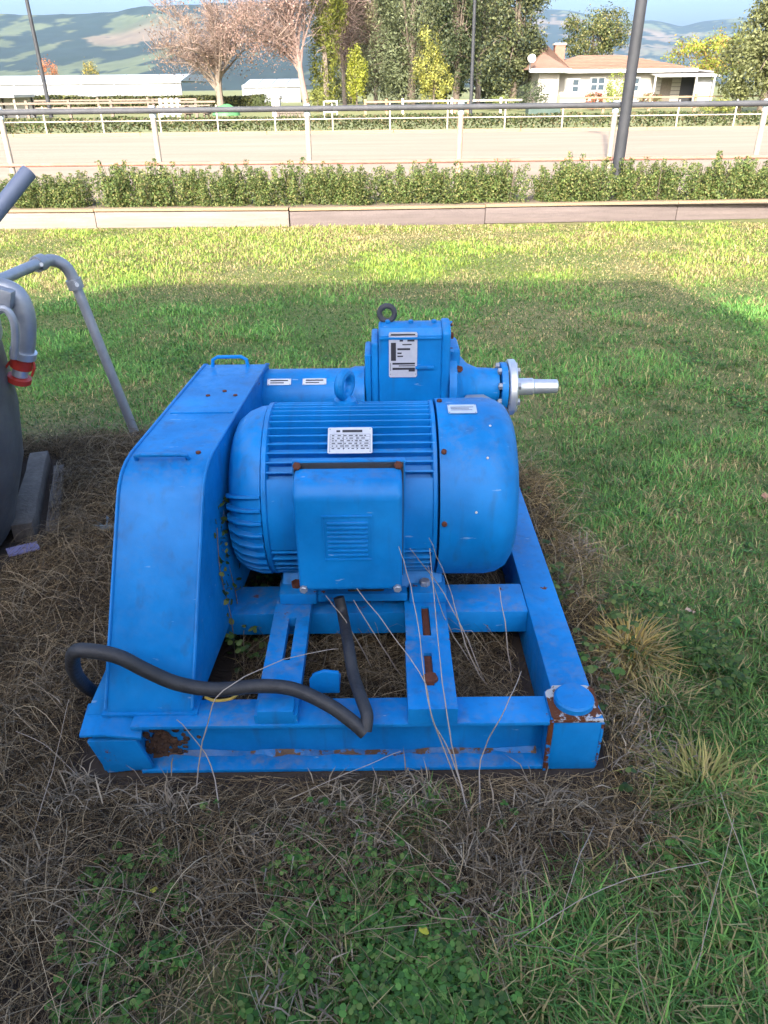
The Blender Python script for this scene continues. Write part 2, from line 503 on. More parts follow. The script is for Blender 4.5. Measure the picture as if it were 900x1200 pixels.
def interp(t, pts):
    return np.interp(t, [p[0] for p in pts], [p[1] for p in pts])
def hill_mesh(name, y0, y1, prof, seed, nx=420, ny=130, xr=1.1, rough=.35):
    """prof: (tangent of bearing, tangent of elevation of the crest) as seen from the lawn"""
    t = np.linspace(-xr, xr, nx)
    ys_ = np.linspace(y0, y1, ny)
    T, Yg = np.meshgrid(t, ys_)
    X = T*Yg
    k = np.clip((Yg-y0)/(y1-y0)/.8, 0, 1)
    crest = interp(T.ravel(), prof).reshape(T.shape)*(y0+.8*(y1-y0))
    spur = fbm(X.ravel(), Yg.ravel()*.35, 600, seed, 6).reshape(T.shape)
    rid = 1-abs(2*fbm(X.ravel()*1.0, Yg.ravel()*.5, 700, seed+9, 4).reshape(T.shape)-1)
    shape = k**1.15
    Z = crest*shape*(1-rough*(1-k)*(1.2*(1-spur)+.9*(1-rid)))
    Z += crest*.10*(spur-.5)*k+9*(fbm(X.ravel(), Yg.ravel()*.6, 90, seed+70, 3).reshape(T.shape)-.5)*k
    Z -= crest*np.clip((Yg-(y0+.8*(y1-y0)))/(.2*(y1-y0)), 0, 1)*.45
    Z = np.maximum(Z+TZ-3, -2)
    V = np.stack([X.ravel(), Yg.ravel(), Z.ravel()], 1)
    i = (np.arange(ny-1)[:, None]*nx+np.arange(nx-1)[None, :]).ravel()
    loops = np.stack([i, i+1, i+1+nx, i+nx], 1).ravel()
    x, y = X.ravel(), Yg.ravel()
    n1 = fbm(x, y*.5, 260, seed+3, 5)[:, None]; n2 = fbm(x, y*.35, 48, seed+6, 4)[:, None]; n3 = fbm(x, y, 900, seed+40)[:, None]
    forest = np.array([.011, .022, .018]); past = np.array([.095, .115, .055]); brown = np.array([.17, .13, .085])
    c = past*(1-sstep(.42, .6, n3))+brown*sstep(.42, .6, n3)
    c = c*(.45+1.1*n2)
    fm = sstep(.425, .445, n1*.5+n2*.5)
    c = c*(1-fm)+forest*(.7+.8*n2)*fm
    nf = len(i)
    me = np_mesh(name, V, loops, np.arange(nf)*4, np.full(nf, 4), c)
    me.shade_smooth()
    return link(name, me, hillmat, kind='structure')
hillmat = mat_leaf('hillside', 0, .95)
def elv(v, u):      # tangent of elevation for a photo pixel
    d = ray(u, v); return d.z/d.y
def brg(u, v=60):
    d = ray(u, v); return d.x/d.y
PL = [(-300,20),(-120,16),(0,14),(40,15),(90,14),(140,10),(170,4),(215,4),(250,2),(300,0),(360,2),(430,8),(500,20),(560,35),(620,60),(700,95)]
hill_mesh('hills', 1300, 3400, [(brg(u, 20), elv(v, u)) for u, v in PL], 4, rough=.42)
PRt = [(200,20),(450,4),(560,6),(620,13),(640,10),(670,11),(700,18),(730,24),(760,22),(800,29),(830,23),(865,18),(900,19),(960,12),(1100,10),(1300,20)]
hill_mesh('mountains', 3200, 6200, [(brg(u, 20), elv(v, u)) for u, v in PRt], 15, rough=.3)

# ------------------------------------------------------------------ the building behind the photographer, whose shade covers the lawn
ry, rz_, ev = -6.0, None, 3.6
slen = 7.17-ry
rz_ = slen/math.cos(SUN_AZ)*math.tan(SUN_EL)          # ridge height from the length of its shade
dx = -slen*math.tan(SUN_AZ)*1.0
rx0, rx1 = -2.25+dx, 2.60+dx
bl = thing('hip_roofed_house', 'tall weatherboard house with a steep hipped roof shading the lawn', 'house', ((rx0+rx1)/2, ry, 0))
ex = (rz_-ev)*.45/.69
MB().box(rx0-ex+.3, rx1+ex-.3, ry-3.6, ry+2.6, -.05, ev).build('wall', 'weather', bl)
e0, e1, f0, f1 = rx0-ex, rx1+ex, ry-4.0, ry+3.0
MB().add([(e0,f1,ev),(e1,f1,ev),(e1,f0,ev),(e0,f0,ev),(rx0,ry,rz_),(rx1,ry,rz_)], [(0,1,5,4),(1,2,5),(2,3,4,5),(3,0,4),(0,3,2,1)]).build('roof', 'rooftile', bl)
for x in (-3.0, -.2, 2.4):
    w_ = MB().box(x+dx-.5, x+dx+.5, ry+2.55, ry+2.63, 1.0, 2.3).build('window', 'fascia', bl)
    MB().box(x+dx-.43, x+dx+.43, ry+2.60, ry+2.64, 1.07, 2.23).build('pane', 'glass', w_)

# ------------------------------------------------------------------ timber edging
te = thing('timber_edging', 'low timber plank edging between lawn and hedge bed, pale then dark boards', 'edging', (-1.21, 10.47, 0))
def edge_run(a, b, step, m, hm, zt):
    a = Vector(a); b = Vector(b); n = max(1, round((b-a).length/step)); d = (b-a)/n
    nrm = Vector((-d.y, d.x, 0)).normalized()
    for i in range(n):
        p = a+d*i; q = a+d*(i+1); e = d.normalized()*.004
        jz = random.uniform(-.006, .006)
        MB().obox(p+e+Vector((0,0,zt/2-.01+jz))+nrm*.025, q-e+Vector((0,0,zt/2-.01+jz))+nrm*.025, .05, zt-.02).build('plank', m, te, bevel=.006)
        MB().obox(p+e+Vector((0,0,zt+.008+jz))+nrm*.06, q-e+Vector((0,0,zt+.008+jz))+nrm*.06, .15, .032).build('cap_plank', hm, te, bevel=.006)
        for t in (.12, .88):
            c = p.lerp(q, t)
            MB().obox(c+nrm*.085+Vector((0,0,-.02)), c+nrm*.085+Vector((0,0,zt-.03)), .05, .05, up=(0,1,0)).build('stake', 'wood_dark', te)
edge_run((-9.0,10.74,0), (-1.215,10.48,0), 2.6, 'wood_pale', 'wood_tan', .215)
edge_run((-1.205,10.465,0), (9.2,10.915,0), 2.6, 'wood_dark', 'wood_tan', .215)

# ------------------------------------------------------------------ arena fence (near side)
fe = thing('arena_fence', 'post and pipe rail fence along the near side of the sand arena', 'fence', (0,12,TZ))
FX = [-7.57, -5.4, -3.23, -1.03, 1.16, 3.36, 5.5, 7.7]
for i, x in enumerate(FX):
    rusty = abs(x-1.16) < .1
    lean = random.uniform(-.03, .02)
    p = MB().tube([(x+lean*.3,12,TZ-.02),(x,12,1.33)], [.042, .04], 12).build('post', 'post_rust' if rusty else 'post', fe, smooth=True, label='rusty painted post' if rusty else None)
    MB().lathe([(-.09,.046),(.05,.046),(.06,.036),(.062,0)], (x,12,1.35), (0,0,1), 12).build('post_cap', 'cap', p, smooth=True)
MB().tube([(FX[0]-1.5,11.95,1.345),(-2,11.95,1.352),(FX[-1]+1.5,11.95,1.36)], .038, 12).build('top_rail', 'rail', fe, smooth=True)
MB().tube([(FX[0]-1.5,11.955,.672),(0,11.955,.66),(FX[-1]+1.5,11.955,.675)], .026, 10).build('lower_rail', 'rail_red', fe, smooth=True)

# ------------------------------------------------------------------ hedge shrubs in the bed
def shrub_mesh(h, rx, n, cols, size, seed, shoots=14):
    P = []; NN = []
    for k in range(shoots):                       # upright shoots, each a feathery column of leaves
        a = rng.uniform(0, 2*PI); r = rx*math.sqrt(rng.uniform(0, 1))*.95
        bx, by = r*math.cos(a), r*math.sin(a)*.75
        hh = h*rng.uniform(.62, 1.10)*(1-.22*(r/rx)**2)
        m = n//shoots
        t = rng.uniform(.0, 1, m)**.85
        sp = .10*(1-t*.75)+.012
        aa = rng.uniform(0, 2*PI, m); rr = sp*np.sqrt(rng.uniform(0, 1, m))
        lean = rng.normal(0, .07, 2)
        P.append(np.stack([bx*(.75+.25*t)+rr*np.cos(aa)+lean[0]*t, by*(.75+.25*t)+rr*np.sin(aa)+lean[1]*t, t*hh], 1))
        NN.append(np.stack([np.cos(aa), np.sin(aa), rng.uniform(-.1, 1.0, m)], 1)+rng.normal(0, .45, (m, 3)))
    P = np.concatenate(P); NN = np.concatenate(NN); NN /= np.linalg.norm(NN, axis=1)[:, None]
    clump = fbm(P[:, 0]*1.0+seed, P[:, 2]+P[:, 1], .13, seed)[:, None]
    c = pick(cols, len(P), .22)*(.65+.75*clump)
    return leaves('foliage', P, NN, rng.uniform(.6, 1.2, len(P))*size, c, .5)
HC = [(.09,.14,.035),(.12,.17,.045),(.17,.20,.06),(.07,.105,.035),(.23,.22,.08)]
svar = [shrub_mesh(.50, .34, 5200, HC, .034, 50+i, 26) for i in range(5)]
# (photo position of the shrub's middle, height, half width)
SHR = [(-60,.42,1.0),(-10,.40,.9),(30,.40,.9),(62,.43,.9),(95,.44,.95),(140,.52,1.05),(178,.53,1.05),(213,.52,1.0),(246,.48,.9),(276,.50,.95),(310,.49,.95),(345,.54,1.05),(378,.47,.8),(404,.52,.95),(428,.50,.9),(462,.47,.95),(492,.51,1.0),(527,.50,1.0),(562,.50,1.0),(596,.48,.9),(640,.47,.9),(668,.52,1.0),(697,.50,.9),(738,.50,1.0),(768,.51,.95),(803,.50,1.0),(838,.52,1.05),(872,.53,1.05),(908,.5,1.0),(945,.5,1.0),(985,.5,1.0)]
for i, (u, h, w) in enumerate(SHR):
    yv = 11.05+random.uniform(-.08, .1)
    p = py(u, 243, yv)
    s = thing('hedge_shrub', 'young green hedge shrub in the row behind the timber edging', 'shrub', (p.x, yv, TZ), 'young hedge shrubs behind the timber edging')
    f = link('foliage', svar[i % 5], 'leaf', s); f.matrix_parent_inverse = Matrix.Identity(4)
    st = MB()
    for k in range(4):
        a = random.uniform(0, 6.28); st.tube([(0,0,-.02),(.08*math.cos(a),.08*math.sin(a),.25),(.12*math.cos(a),.12*math.sin(a),.44)], [.008,.006,.003], 5)
    o = st.build('stem', 'bark', s); o.matrix_parent_inverse = Matrix.Identity(4)
    k_ = random.uniform(.94, 1.09); s.scale = (w*random.uniform(.95, 1.15), w*1.0, h/.50*k_*1.03); s.rotation_euler = (0, 0, random.uniform(0, 6.28))

# ------------------------------------------------------------------ light poles
def pole(u, v, y, r, h, lean, label):
    b = py(u, v, y)
    b.z = TZ
    o = thing('light_pole', label, 'light pole', b)
    MB().tube([b+Vector((0,0,-.05)), b+Vector((lean*h*.5,0,h*.5)), b+Vector((lean*h,0,h))], [r, r*.85, r*.7], 14).build('shaft', 'pole', o, smooth=True)
    MB().tube([b+Vector((0,0,-.03)), b+Vector((0,0,.06))], r*1.5, 14).build('collar', 'pole', o, smooth=True)
    t = b+Vector((lean*h,0,h))
    MB().tube([t, t+Vector((0,.5,.25)), t+Vector((0,1.1,.3))], [r*.6,r*.45,r*.4], 10).build('arm', 'pole', o, smooth=True)
    MB().box(t.x-.18, t.x+.18, t.y+1.0, t.y+1.6, t.z+.22, t.z+.36).build('lamp_head', 'pole', o, bevel=.03)
pole(718, 237, 11.3, .078, 8.5, .011, 'dark grey light pole rising from the hedge bed')
pole(57, 121, 47, .115, 9, -.008, 'slim dark light pole standing in front of the greenhouse')
pole(552, 119, 47, .10, 10, -.005, 'slim dark light pole in front of the tall green trees')

# ------------------------------------------------------------------ far side of the arena: kerb, low hedge, rails
def rail_fence(name, label, y, u0, u1, vr, vb, us, m, r=.035, pr=.05, mp=None, group=None):
    a = py(u0, vr[0], y); o = thing(name, label, 'fence', (a.x, y, TZ), group)
    for v in vr:
        p, q = py(u0, v, y), py(u1, v-(u1-u0)*.0112, y)
        MB().tube([p, q], r, 8).build('rail', m, o, smooth=True)
    ztop = py(u0, vr[0], y).z
    for u in us:
        v = vr[0]-(u-u0)*.0112
        p = py(u, v, y); p.y = y+r+pr*.6
        MB().tube([(p.x, p.y, TZ-.02), (p.x, p.y, ztop+.08)], pr, 8).build('post', mp or m, o, smooth=True)
    return o
rail_fence('far_arena_fence', 'thin white two-rail fence along the far edge of the arena', 29.9, -160, 1060, (130.5, 145.5), 160, range(-155, 1060, 68), 'rail_white', .018, .028, 'rail_white')
kb = thing('arena_kerb', 'low tan timber kerb along the far edge of the sand arena', 'edging', (0, 29.62, TZ))
for i in range(14):
    x = -31+i*4.5
    MB().box(x, x+4.48, 29.58, 29.68, TZ-.02, TZ+.10).build('plank', 'wood_tan', kb)
P = np.stack([rng.uniform(-32, 32, 30000), rng.uniform(30.15, 30.95, 30000), TZ+np.sqrt(rng.uniform(0, 1, 30000))*.56], 1)
P[:, 2] *= .88+.2*fbm(P[:, 0], P[:, 1]*0, 1.1, 2)
hc = pick([(.075,.10,.03),(.11,.13,.045),(.055,.08,.03),(.17,.14,.07)], 30000, .25)*(.6+.8*fbm(P[:, 0], P[:, 2], .5, 61)[:, None])
link('low_hedge', leaves('low_hedge', P, rand_unit(30000), rng.uniform(.07, .13, 30000), hc, .6), 'leaf', label='long low clipped hedge along the far side of the arena', cat='hedge')

# ------------------------------------------------------------------ trees
def tree(name, label, u, v, y, h, crowns, cols, leaf, n, trunk=.18, bark='bark', asp=.6, lean=0., limbs=5, twigs=0, droop=0., fill=.45, cat='tree', tw=.02, group=None):
    """crowns: ellipsoids (dx, z, rx, rz) in metres about the foot; leaves gather near their shells in clumps"""
    b = py(u, v, y); b.z = TZ
    o = thing(name, label, cat, b, group)
    tb = MB()
    top = max(c[1] for c in crowns)
    path = [b+Vector((lean*t*h, 0, t*top)) for t in (0, .25, .5, .75, 1.0)]
    for i in range(1, 5): path[i] += Vector((random.uniform(-.1, .1), random.uniform(-.1, .1), 0))*trunk*6
    path[0].z -= .1
    tb.tube(path, [trunk*1.25, trunk, trunk*.8, trunk*.55, trunk*.2], 9)
    tips = []
    for c in crowns:
        for k in range(limbs):
            a = random.uniform(0, 6.28); t0 = random.uniform(.22, .7)
            s = path[0].lerp(path[4], t0)
            e = b+Vector((c[0]+c[2]*.8*math.cos(a), c[2]*.7*math.sin(a), c[1]+c[3]*random.uniform(-.4, .75)))
            mid = s.lerp(e, .5)+Vector((random.uniform(-.2, .2), random.uniform(-.2, .2), .12*(e-s).length))
            tb.tube([s, mid, e], [trunk*.38, trunk*.2, trunk*.05], 6, caps=False)
            tips += [(s, mid, e)]
    tb.build('trunk', bark, o, smooth=True)
    if twigs:
        paths = []
        for i in range(twigs):
            s, mid, e = random.choice(tips)
            t = random.uniform(.25, 1)
            q = (s.lerp(mid, t*2) if t < .5 else mid.lerp(e, t*2-1))
            ln = random.uniform(.35, 1.0)*h*.16
            d = Vector((random.gauss(0, .7), random.gauss(0, .7), random.gauss(.45, .5))).normalized()
            q2 = q+d*ln*.5; d2 = (d+Vector((random.gauss(0, .4), random.gauss(0, .4), random.gauss(.1, .3)-droop))).normalized(); q3 = q2+d2*ln*.5
            paths.append((q, q2, q3))
        pa = np.array([[tuple(p) for p in t] for t in paths])
        tc = pick([(.24,.17,.14),(.17,.12,.10),(.32,.24,.20)], twigs, .2)
        link('twigs', ribbons('twigs', pa, rng.uniform(.5, 1.2, twigs)*tw, tc), 'straw', o)
    if n:
        vol = np.array([c[2]**2*c[3] for c in crowns])
        w_ = rng.choice(len(crowns), n, p=vol/vol.sum())
        nc = 70*len(crowns)
        cd = rand_unit(nc)*(fill+(1-fill)*rng.uniform(0, 1, (nc, 1))**.5)       # clump centres
        k = rng.integers(0, nc//len(crowns), n)*len(crowns)+w_
        cc = np.array(crowns)[w_]
        off = rng.normal(0, 1, (n, 3))*.115
        q = cd[k]+off
        P = np.stack([cc[:, 0]+q[:, 0]*cc[:, 2], q[:, 1]*cc[:, 2]*.9, cc[:, 1]+q[:, 2]*cc[:, 3]], 1)
        P += rng.normal(0, 1, (n, 3))*.03*h*.3
        if droop: P[:, 2] -= droop*rng.uniform(0, 1, n)**2*h*.12
        P[:, 0] += lean*P[:, 2]*.4
        P += np.array(b)[None]
        P[:, 2] = np.maximum(P[:, 2], TZ+.1)
        N = q+rand_unit(n)*.8; N /= np.linalg.norm(N, axis=1)[:, None]
        tone = rng.uniform(.62, 1.35, nc)[k][:, None]
        link('crown', leaves('crown', P, N, rng.uniform(.6, 1.3, n)*leaf, pick(cols, n, .2)*tone, asp), 'leaf', o)
    return o
OLIVE = [(.085,.10,.04),(.11,.125,.05),(.14,.15,.065)]
tree('bare_tree', 'wide leafless tree with russet twigs beside the greenhouse', 258, 118, 66, 9, [(-.4,5.2,4.6,3.4),(-2.2,4.0,3.2,2.2),(2.0,5.4,3.0,2.8)], [(.22,.15,.11),(.27,.19,.14),(.19,.14,.11)], .15, 4200, .24, 'bark_pale', limbs=16, twigs=5200, tw=.035)
tree('autumn_tree', 'leaning autumn tree with pinkish russet sparse foliage and dark limbs', 360, 112, 60, 10, [(-2.2,6.2,3.0,3.2),(-3.4,4.6,2.2,1.8),(-.6,8.0,2.6,2.4)], [(.27,.175,.145),(.32,.215,.175),(.23,.15,.125)], .15, 6000, .2, 'bark_pink', lean=-.12, limbs=10, twigs=3000, tw=.03)
tree('cabbage_tree', 'narrow yellow-green tree with drooping tufts next to the autumn tree', 382, 113, 62, 10, [(.1,6.6,1.5,2.2),(.2,9.2,1.3,1.8),(-.1,3.6,1.2,1.9),(0,1.6,1.0,1.3)], [(.17,.19,.03),(.22,.23,.045),(.10,.12,.03)], .34, 7000, .2, 'bark_pale', asp=.22, limbs=3, droop=.7)
tree('poplar_tree', 'tall grey-brown leafless poplar behind the lime green shrub', 404, 113, 70, 14, [(0,6.5,1.3,5.6)], [(.20,.155,.12),(.26,.20,.16)], .12, 1500, .16, 'bark_pale', limbs=26, twigs=3600, tw=.045, group=None)
tree('poplar_tree', 'tall pale half bare poplar mixed into the grey-green foliage', 440, 113, 72, 14, [(0,7.2,1.7,5.8)], [(.20,.19,.10),(.24,.22,.14),(.15,.16,.08)], .22, 9000, .16, 'bark_pale', limbs=22, twigs=1800, tw=.03)
tree('lime_shrub', 'upright lime green shrub below the bare poplars', 418, 114, 58, 4, [(0,2.3,.75,1.75)], [(.27,.29,.03),(.32,.33,.06),(.20,.23,.03)], .13, 3200, .06, limbs=5, cat='shrub', droop=.4)
tree('willow_tree', 'broad grey-green willow in the middle of the tree belt', 482, 113, 68, 14, [(0,7.4,3.0,4.6),(-1.8,3.6,1.9,2.8),(1.6,3.8,1.9,2.9),(.4,10.5,2.6,2.6),(0,2.4,2.2,2.0)], [(.13,.155,.075),(.16,.18,.09),(.10,.12,.06)], .23, 24000, .3, 'bark', limbs=5, droop=.6, asp=.4)
tree('evergreen_tree', 'dark evergreen tree between the willow and the light pole', 534, 113, 66, 13, [(.2,7,1.9,4.6),(-.3,3.4,2.0,2.2),(.4,10,1.6,2.4)], [(.045,.065,.03),(.065,.085,.035),(.09,.10,.045)], .2, 11000, .24, limbs=6)
tree('golden_shrub', 'tall yellow-green shrub in front of the dark evergreen', 508, 113, 60, 5, [(-.5,2.8,.95,2.2),(.4,1.7,1.0,1.4)], [(.25,.25,.05),(.30,.29,.07),(.17,.19,.05)], .15, 5200, .07, cat='shrub')
tree('mixed_tree', 'tall tree with pale stems and olive leaves behind the light pole', 560, 113, 72, 14, [(0,7.8,2.2,4.6),(.6,11,1.8,2.4)], OLIVE+[(.20,.18,.10)], .22, 14000, .2, 'bark_pale', limbs=8, twigs=700, tw=.03)
tree('evergreen_tree', 'olive green evergreen tree at the end of the belt by the house', 600, 113, 62, 12, [(0,5.6,2.1,4.2),(-1.0,3.0,1.9,2.4),(.6,8.6,1.8,2.6),(1.0,3.0,1.2,2.2)], OLIVE+[(.055,.07,.04),(.05,.07,.04)], .20, 20000, .24, limbs=5)
tree('shade_tree', 'rounded dark green tree rising behind the house roof', 688, 112, 84, 8, [(-.4,5.4,2.6,2.5),(1.6,5.9,1.9,2.0)], [(.07,.09,.03),(.10,.12,.04),(.20,.19,.07)], .22, 7500, .22)
tree('lime_tree', 'bright lime green tree beyond the verandah', 822, 112, 78, 6, [(-1.2,3.4,2.6,1.7),(1.6,3.7,2.4,1.9)], [(.22,.28,.03),(.28,.30,.05),(.30,.20,.05)], .2, 6500, .16)
tree('bushy_tree', 'large olive bushy tree beside the verandah', 893, 124, 46, 7, [(.2,3.6,2.3,2.4),(-1.0,2.2,1.8,1.8),(1.8,4.2,2.2,2.6)], [(.15,.165,.065),(.19,.20,.085),(.11,.125,.05)], .17, 26000, .2, limbs=6, fill=.35)
for u, y, lb, cl in ((412, 86, 'dense dark evergreen standing behind the bare poplars', [(.06,.075,.035),(.09,.10,.05)]),
                     (470, 84, 'dense grey-green evergreen standing behind the willow', [(.09,.105,.05),(.12,.13,.065)]),
                     (520, 88, 'dense dark evergreen standing behind the golden shrub', [(.05,.065,.03),(.075,.09,.04)]),
                     (575, 82, 'dense olive evergreen standing behind the mixed tree', [(.07,.085,.04),(.11,.12,.055)])):
    tree('backdrop_evergreen', lb, u, 113, y, 15, [(0,3.0,3.0,3.0),(-.6,7.2,2.7,4.0),(.5,11,2.4,3.4)], cl, .34, 15000, .3, limbs=3, fill=.2, cat='tree')
for u, y, w, hh, cl, lb in ((625, 52, 1.1, 1.6, [(.05,.07,.035),(.08,.10,.045)], 'dark rounded shrub against the front wall of the house'),
                        (723, 54, .75, 2.1, [(.22,.27,.05),(.28,.32,.08)], 'fresh green upright shrub before the house windows'),
                        (697, 54, .6, 1.0, [(.42,.10,.07),(.34,.14,.09),(.12,.14,.05)], 'red flowering bush below the house window'),
                        (762, 54, .7, .9, [(.30,.12,.08),(.13,.14,.05),(.20,.2,.08)], 'reddish bush at the verandah step'),
                        (845, 43, .9, .7, [(.22,.26,.06),(.28,.27,.09)], 'low yellow-green plant in front of the bushy tree'),
                        (372, 57, .7, 1.3, [(.24,.26,.06),(.18,.2,.06)], 'small yellow-green bush at the foot of the cabbage tree'),
                        (310, 62, 1.2, 1.0, [(.07,.09,.03),(.09,.11,.04)], 'dark low bush beside the concrete pillar'),
                        (62, 180, 2.2, 7.6, [(.45,.17,.06),(.38,.15,.07)], 'small orange autumn tree rising over the greenhouse roof'),
                        (112, 180, 1.8, 6.8, [(.30,.24,.05),(.14,.15,.05)], 'small golden tree rising over the greenhouse roof'),
                        (590, 56, 1.1, .9, [(.17,.2,.05),(.10,.13,.04)], 'low green bush behind the white paddock rail')):
    tree('garden_bush', lb, u, 112, y, hh, [(0,hh*.55,w,hh*.5)], cl, .11 if y < 100 else .3, 1500, .04, limbs=4, cat='bush')
P = np.stack([rng.uniform(-46, -9.5, 26000), rng.uniform(69, 70.6, 26000), TZ+np.sqrt(rng.uniform(0, 1, 26000))*1.0], 1)
P[:, 2] *= .8+.4*fbm(P[:, 0], P[:, 1]*0, 3.1, 2)
link('boundary_hedge', leaves('boundary_hedge', P, rand_unit(26000), rng.uniform(.15, .3, 26000), pick([(.08,.09,.03),(.14,.14,.05),(.05,.06,.025)], 26000, .3), .6), 'leaf', label='long rough olive hedge in front of the white greenhouse', cat='hedge')
# ------------------------------------------------------------------ greenhouse, sheds, yards
def greenhouse(u0, u1, y, vt, vm, label, depth=26, bays=12):
    a = py(u0, vm, y); b = py(u1, vm-(u1-u0)*.0112, y)
    zt = (py(u0, vt, y+6).z+py(u1, vt-(u1-u0)*.0112, y+6).z)/2; ze = (a.z+b.z)/2
    o = thing('greenhouse', label, 'greenhouse', ((a.x+b.x)/2, y, TZ))
    n = bays
    for i in range(n):
        x0 = a.x+(b.x-a.x)*i/n; x1 = a.x+(b.x-a.x)*(i+1)/n
        MB().prism([(x0+.05,y,ze),(x0+.05,y+6,zt),(x0+.05,y+depth-6,zt),(x0+.05,y+depth,ze)], (x1-x0-.1,0,0)).build('roof_panel', 'greenhouse', o)
        MB().box(x0+.06, x1-.06, y+.05, y+.15, TZ, ze-.02).build('wall_panel', 'greenwall', o)
        MB().box(x0-.06, x0+.06, y-.02, y+.2, TZ-.02, ze).build('post', 'white', o)
    MB().box(a.x, b.x, y-.15, y+.02, ze-.22, ze+.03).build('gutter', 'fascia', o)
greenhouse(-260, 212, 105, 92, 100, 'very long white greenhouse behind the olive hedge')
greenhouse(284, 352, 100, 93, 100, 'short white greenhouse seen between the bare trees', 18, 4)
sh = py(0, 120, 50)
o = thing('field_shelter', 'small open shelter with pale flat roof at the end of the dark yard rails', 'shelter', (sh.x-1, 50, TZ))
rt = py(20, 111, 50)
MB().box(rt.x-4, rt.x, 49.5, 52.5, rt.z-.14, rt.z).build('roof', 'fascia', o)
for x in (rt.x-3.9, rt.x-2, rt.x-.2):
    for yy in (49.7, 52.3):
        MB().box(x, x+.12, yy, yy+.12, TZ-.02, rt.z-.12).build('post', 'post', o)
MB().box(rt.x-3.9, rt.x-.1, 52.3, 52.4, TZ, rt.z-.14).build('back_wall', 'iron', o)

def yard(name, label, y, u0, u1, vtop, nrails, dz, step, m, th=.12):
    a, b = py(u0, vtop, y), py(u1, vtop-(u1-u0)*.0112, y)
    zt = (a.z+b.z)/2
    o = thing(name, label, 'fence', (a.x, y, TZ))
    for k in range(nrails):
        MB().box(a.x, b.x, y, y+.05, zt-k*dz-th, zt-k*dz).build('rail', m, o)
    x = a.x
    while x < b.x+.01:
        MB().box(x-.07, x+.07, y+.05, y+.19, TZ-.02, zt+.1).build('post', m, o); x += step
yard('yard_fence', 'dark brown rail fence of the yards in front of the hedge', 46, -120, 252, 122, 3, .42, 2.3, 'rail_brown', .10)
yard('yard_fence', 'second brown yard fence farther back below the olive hedge', 58, -120, 230, 119, 2, .45, 3.4, 'rail_brown', .10)
yard('paddock_rail', 'white painted paddock rail below the tall trees', 50, 472, 612, 117.5, 1, .5, 2.9, 'rail_white', .10)
yard('paddock_rail', 'orange painted paddock rail beside the white one', 50.3, 428, 470, 118.5, 2, .32, 1.25, 'orange', .10)
yard('paddock_rail', 'pale brown paddock rail in front of the house garden', 48, 655, 960, 114.0, 2, .5, 2.6, 'wood_tan', .08)
yard('slat_fence', 'grey paling fence beside the concrete pillar', 44, 325, 361, 131, 2, .3, .19, 'wood_old', .07)
yard('jump_gate', 'white barred jump gate standing before the dark table', 45, 187, 211, 117.5, 4, .2, .3, 'white', .06)
pb = py(317, 112, 44.5); pc = py(330, 125, 44.5)
o = thing('gate_pillar', 'square concrete gate pillar with flat cap', 'pillar', ((pb.x+pc.x)/2, 44.5, TZ))
MB().box(pb.x+.06, pc.x-.06, 44.2, 44.8, TZ-.02, pb.z-.12).build('shaft', 'concrete', o, bevel=.02)
MB().box(pb.x, pc.x, 44.14, 44.86, pb.z-.12, pb.z).build('cap', 'concrete', o, bevel=.02)
# dark picnic table, green tarpaulin mound, dark hedge box
ta, tb_ = py(213, 120, 42), py(247, 120, 42)
o = thing('picnic_table', 'dark wooden table with benches behind the low hedge', 'table', ((ta.x+tb_.x)/2, 42, TZ))
for k in range(4): MB().box(ta.x, tb_.x, 41.7+k*.2, 41.88+k*.2, .9, .95).build('board', 'rail_brown', o)
for yy in (41.2, 42.7): MB().box(ta.x+.05, tb_.x-.05, yy, yy+.25, .6, .65).build('bench', 'rail_brown', o)
for x in (ta.x+.2, tb_.x-.3):
    MB().obox((x,41.3,TZ-.02),(x,41.95,.9),.08,.1).build('leg', 'rail_brown', o)
    MB().obox((x,42.85,TZ-.02),(x,42.2,.9),.08,.1).build('leg', 'rail_brown', o)
    MB().obox((x+.06,41.25,.56),(x+.06,42.9,.56),.06,.09).build('brace', 'rail_brown', o)
ga = py(264, 118, 52)
mb = MB()
mb.lathe([(0,.85),(.2,.8),(.45,.55),(.58,.25),(.62,0)], (ga.x,52,TZ), (0,0,1), 18)
mb.v = [(x+random.uniform(-.04,.04), y+random.uniform(-.04,.04), z+random.uniform(-.03,.03)) for x, y, z in mb.v]
mb.build('covered_mound', 'tarp', None, smooth=True, label='bright green tarpaulin mound beside the bare tree', cat='mound')
ha, hb = py(618, 126, 44), py(655, 126, 44)
o = thing('water_trough', 'long dark green trough in front of the house garden', 'trough', ((ha.x+hb.x)/2, 44, TZ))
tr = MB()
for (x0, x1, y0, y1) in ((ha.x, hb.x, 43.6, 43.68), (ha.x, hb.x, 44.4, 44.48), (ha.x, ha.x+.08, 43.68, 44.4), (hb.x-.08, hb.x, 43.68, 44.4)):
    MB().box(x0, x1, y0, y1, TZ-.02, .83).build('side', 'hedgebox', o)
MB().box(ha.x+.08, hb.x-.08, 43.68, 44.4, TZ-.02, .6).build('bottom', 'hedgebox', o)
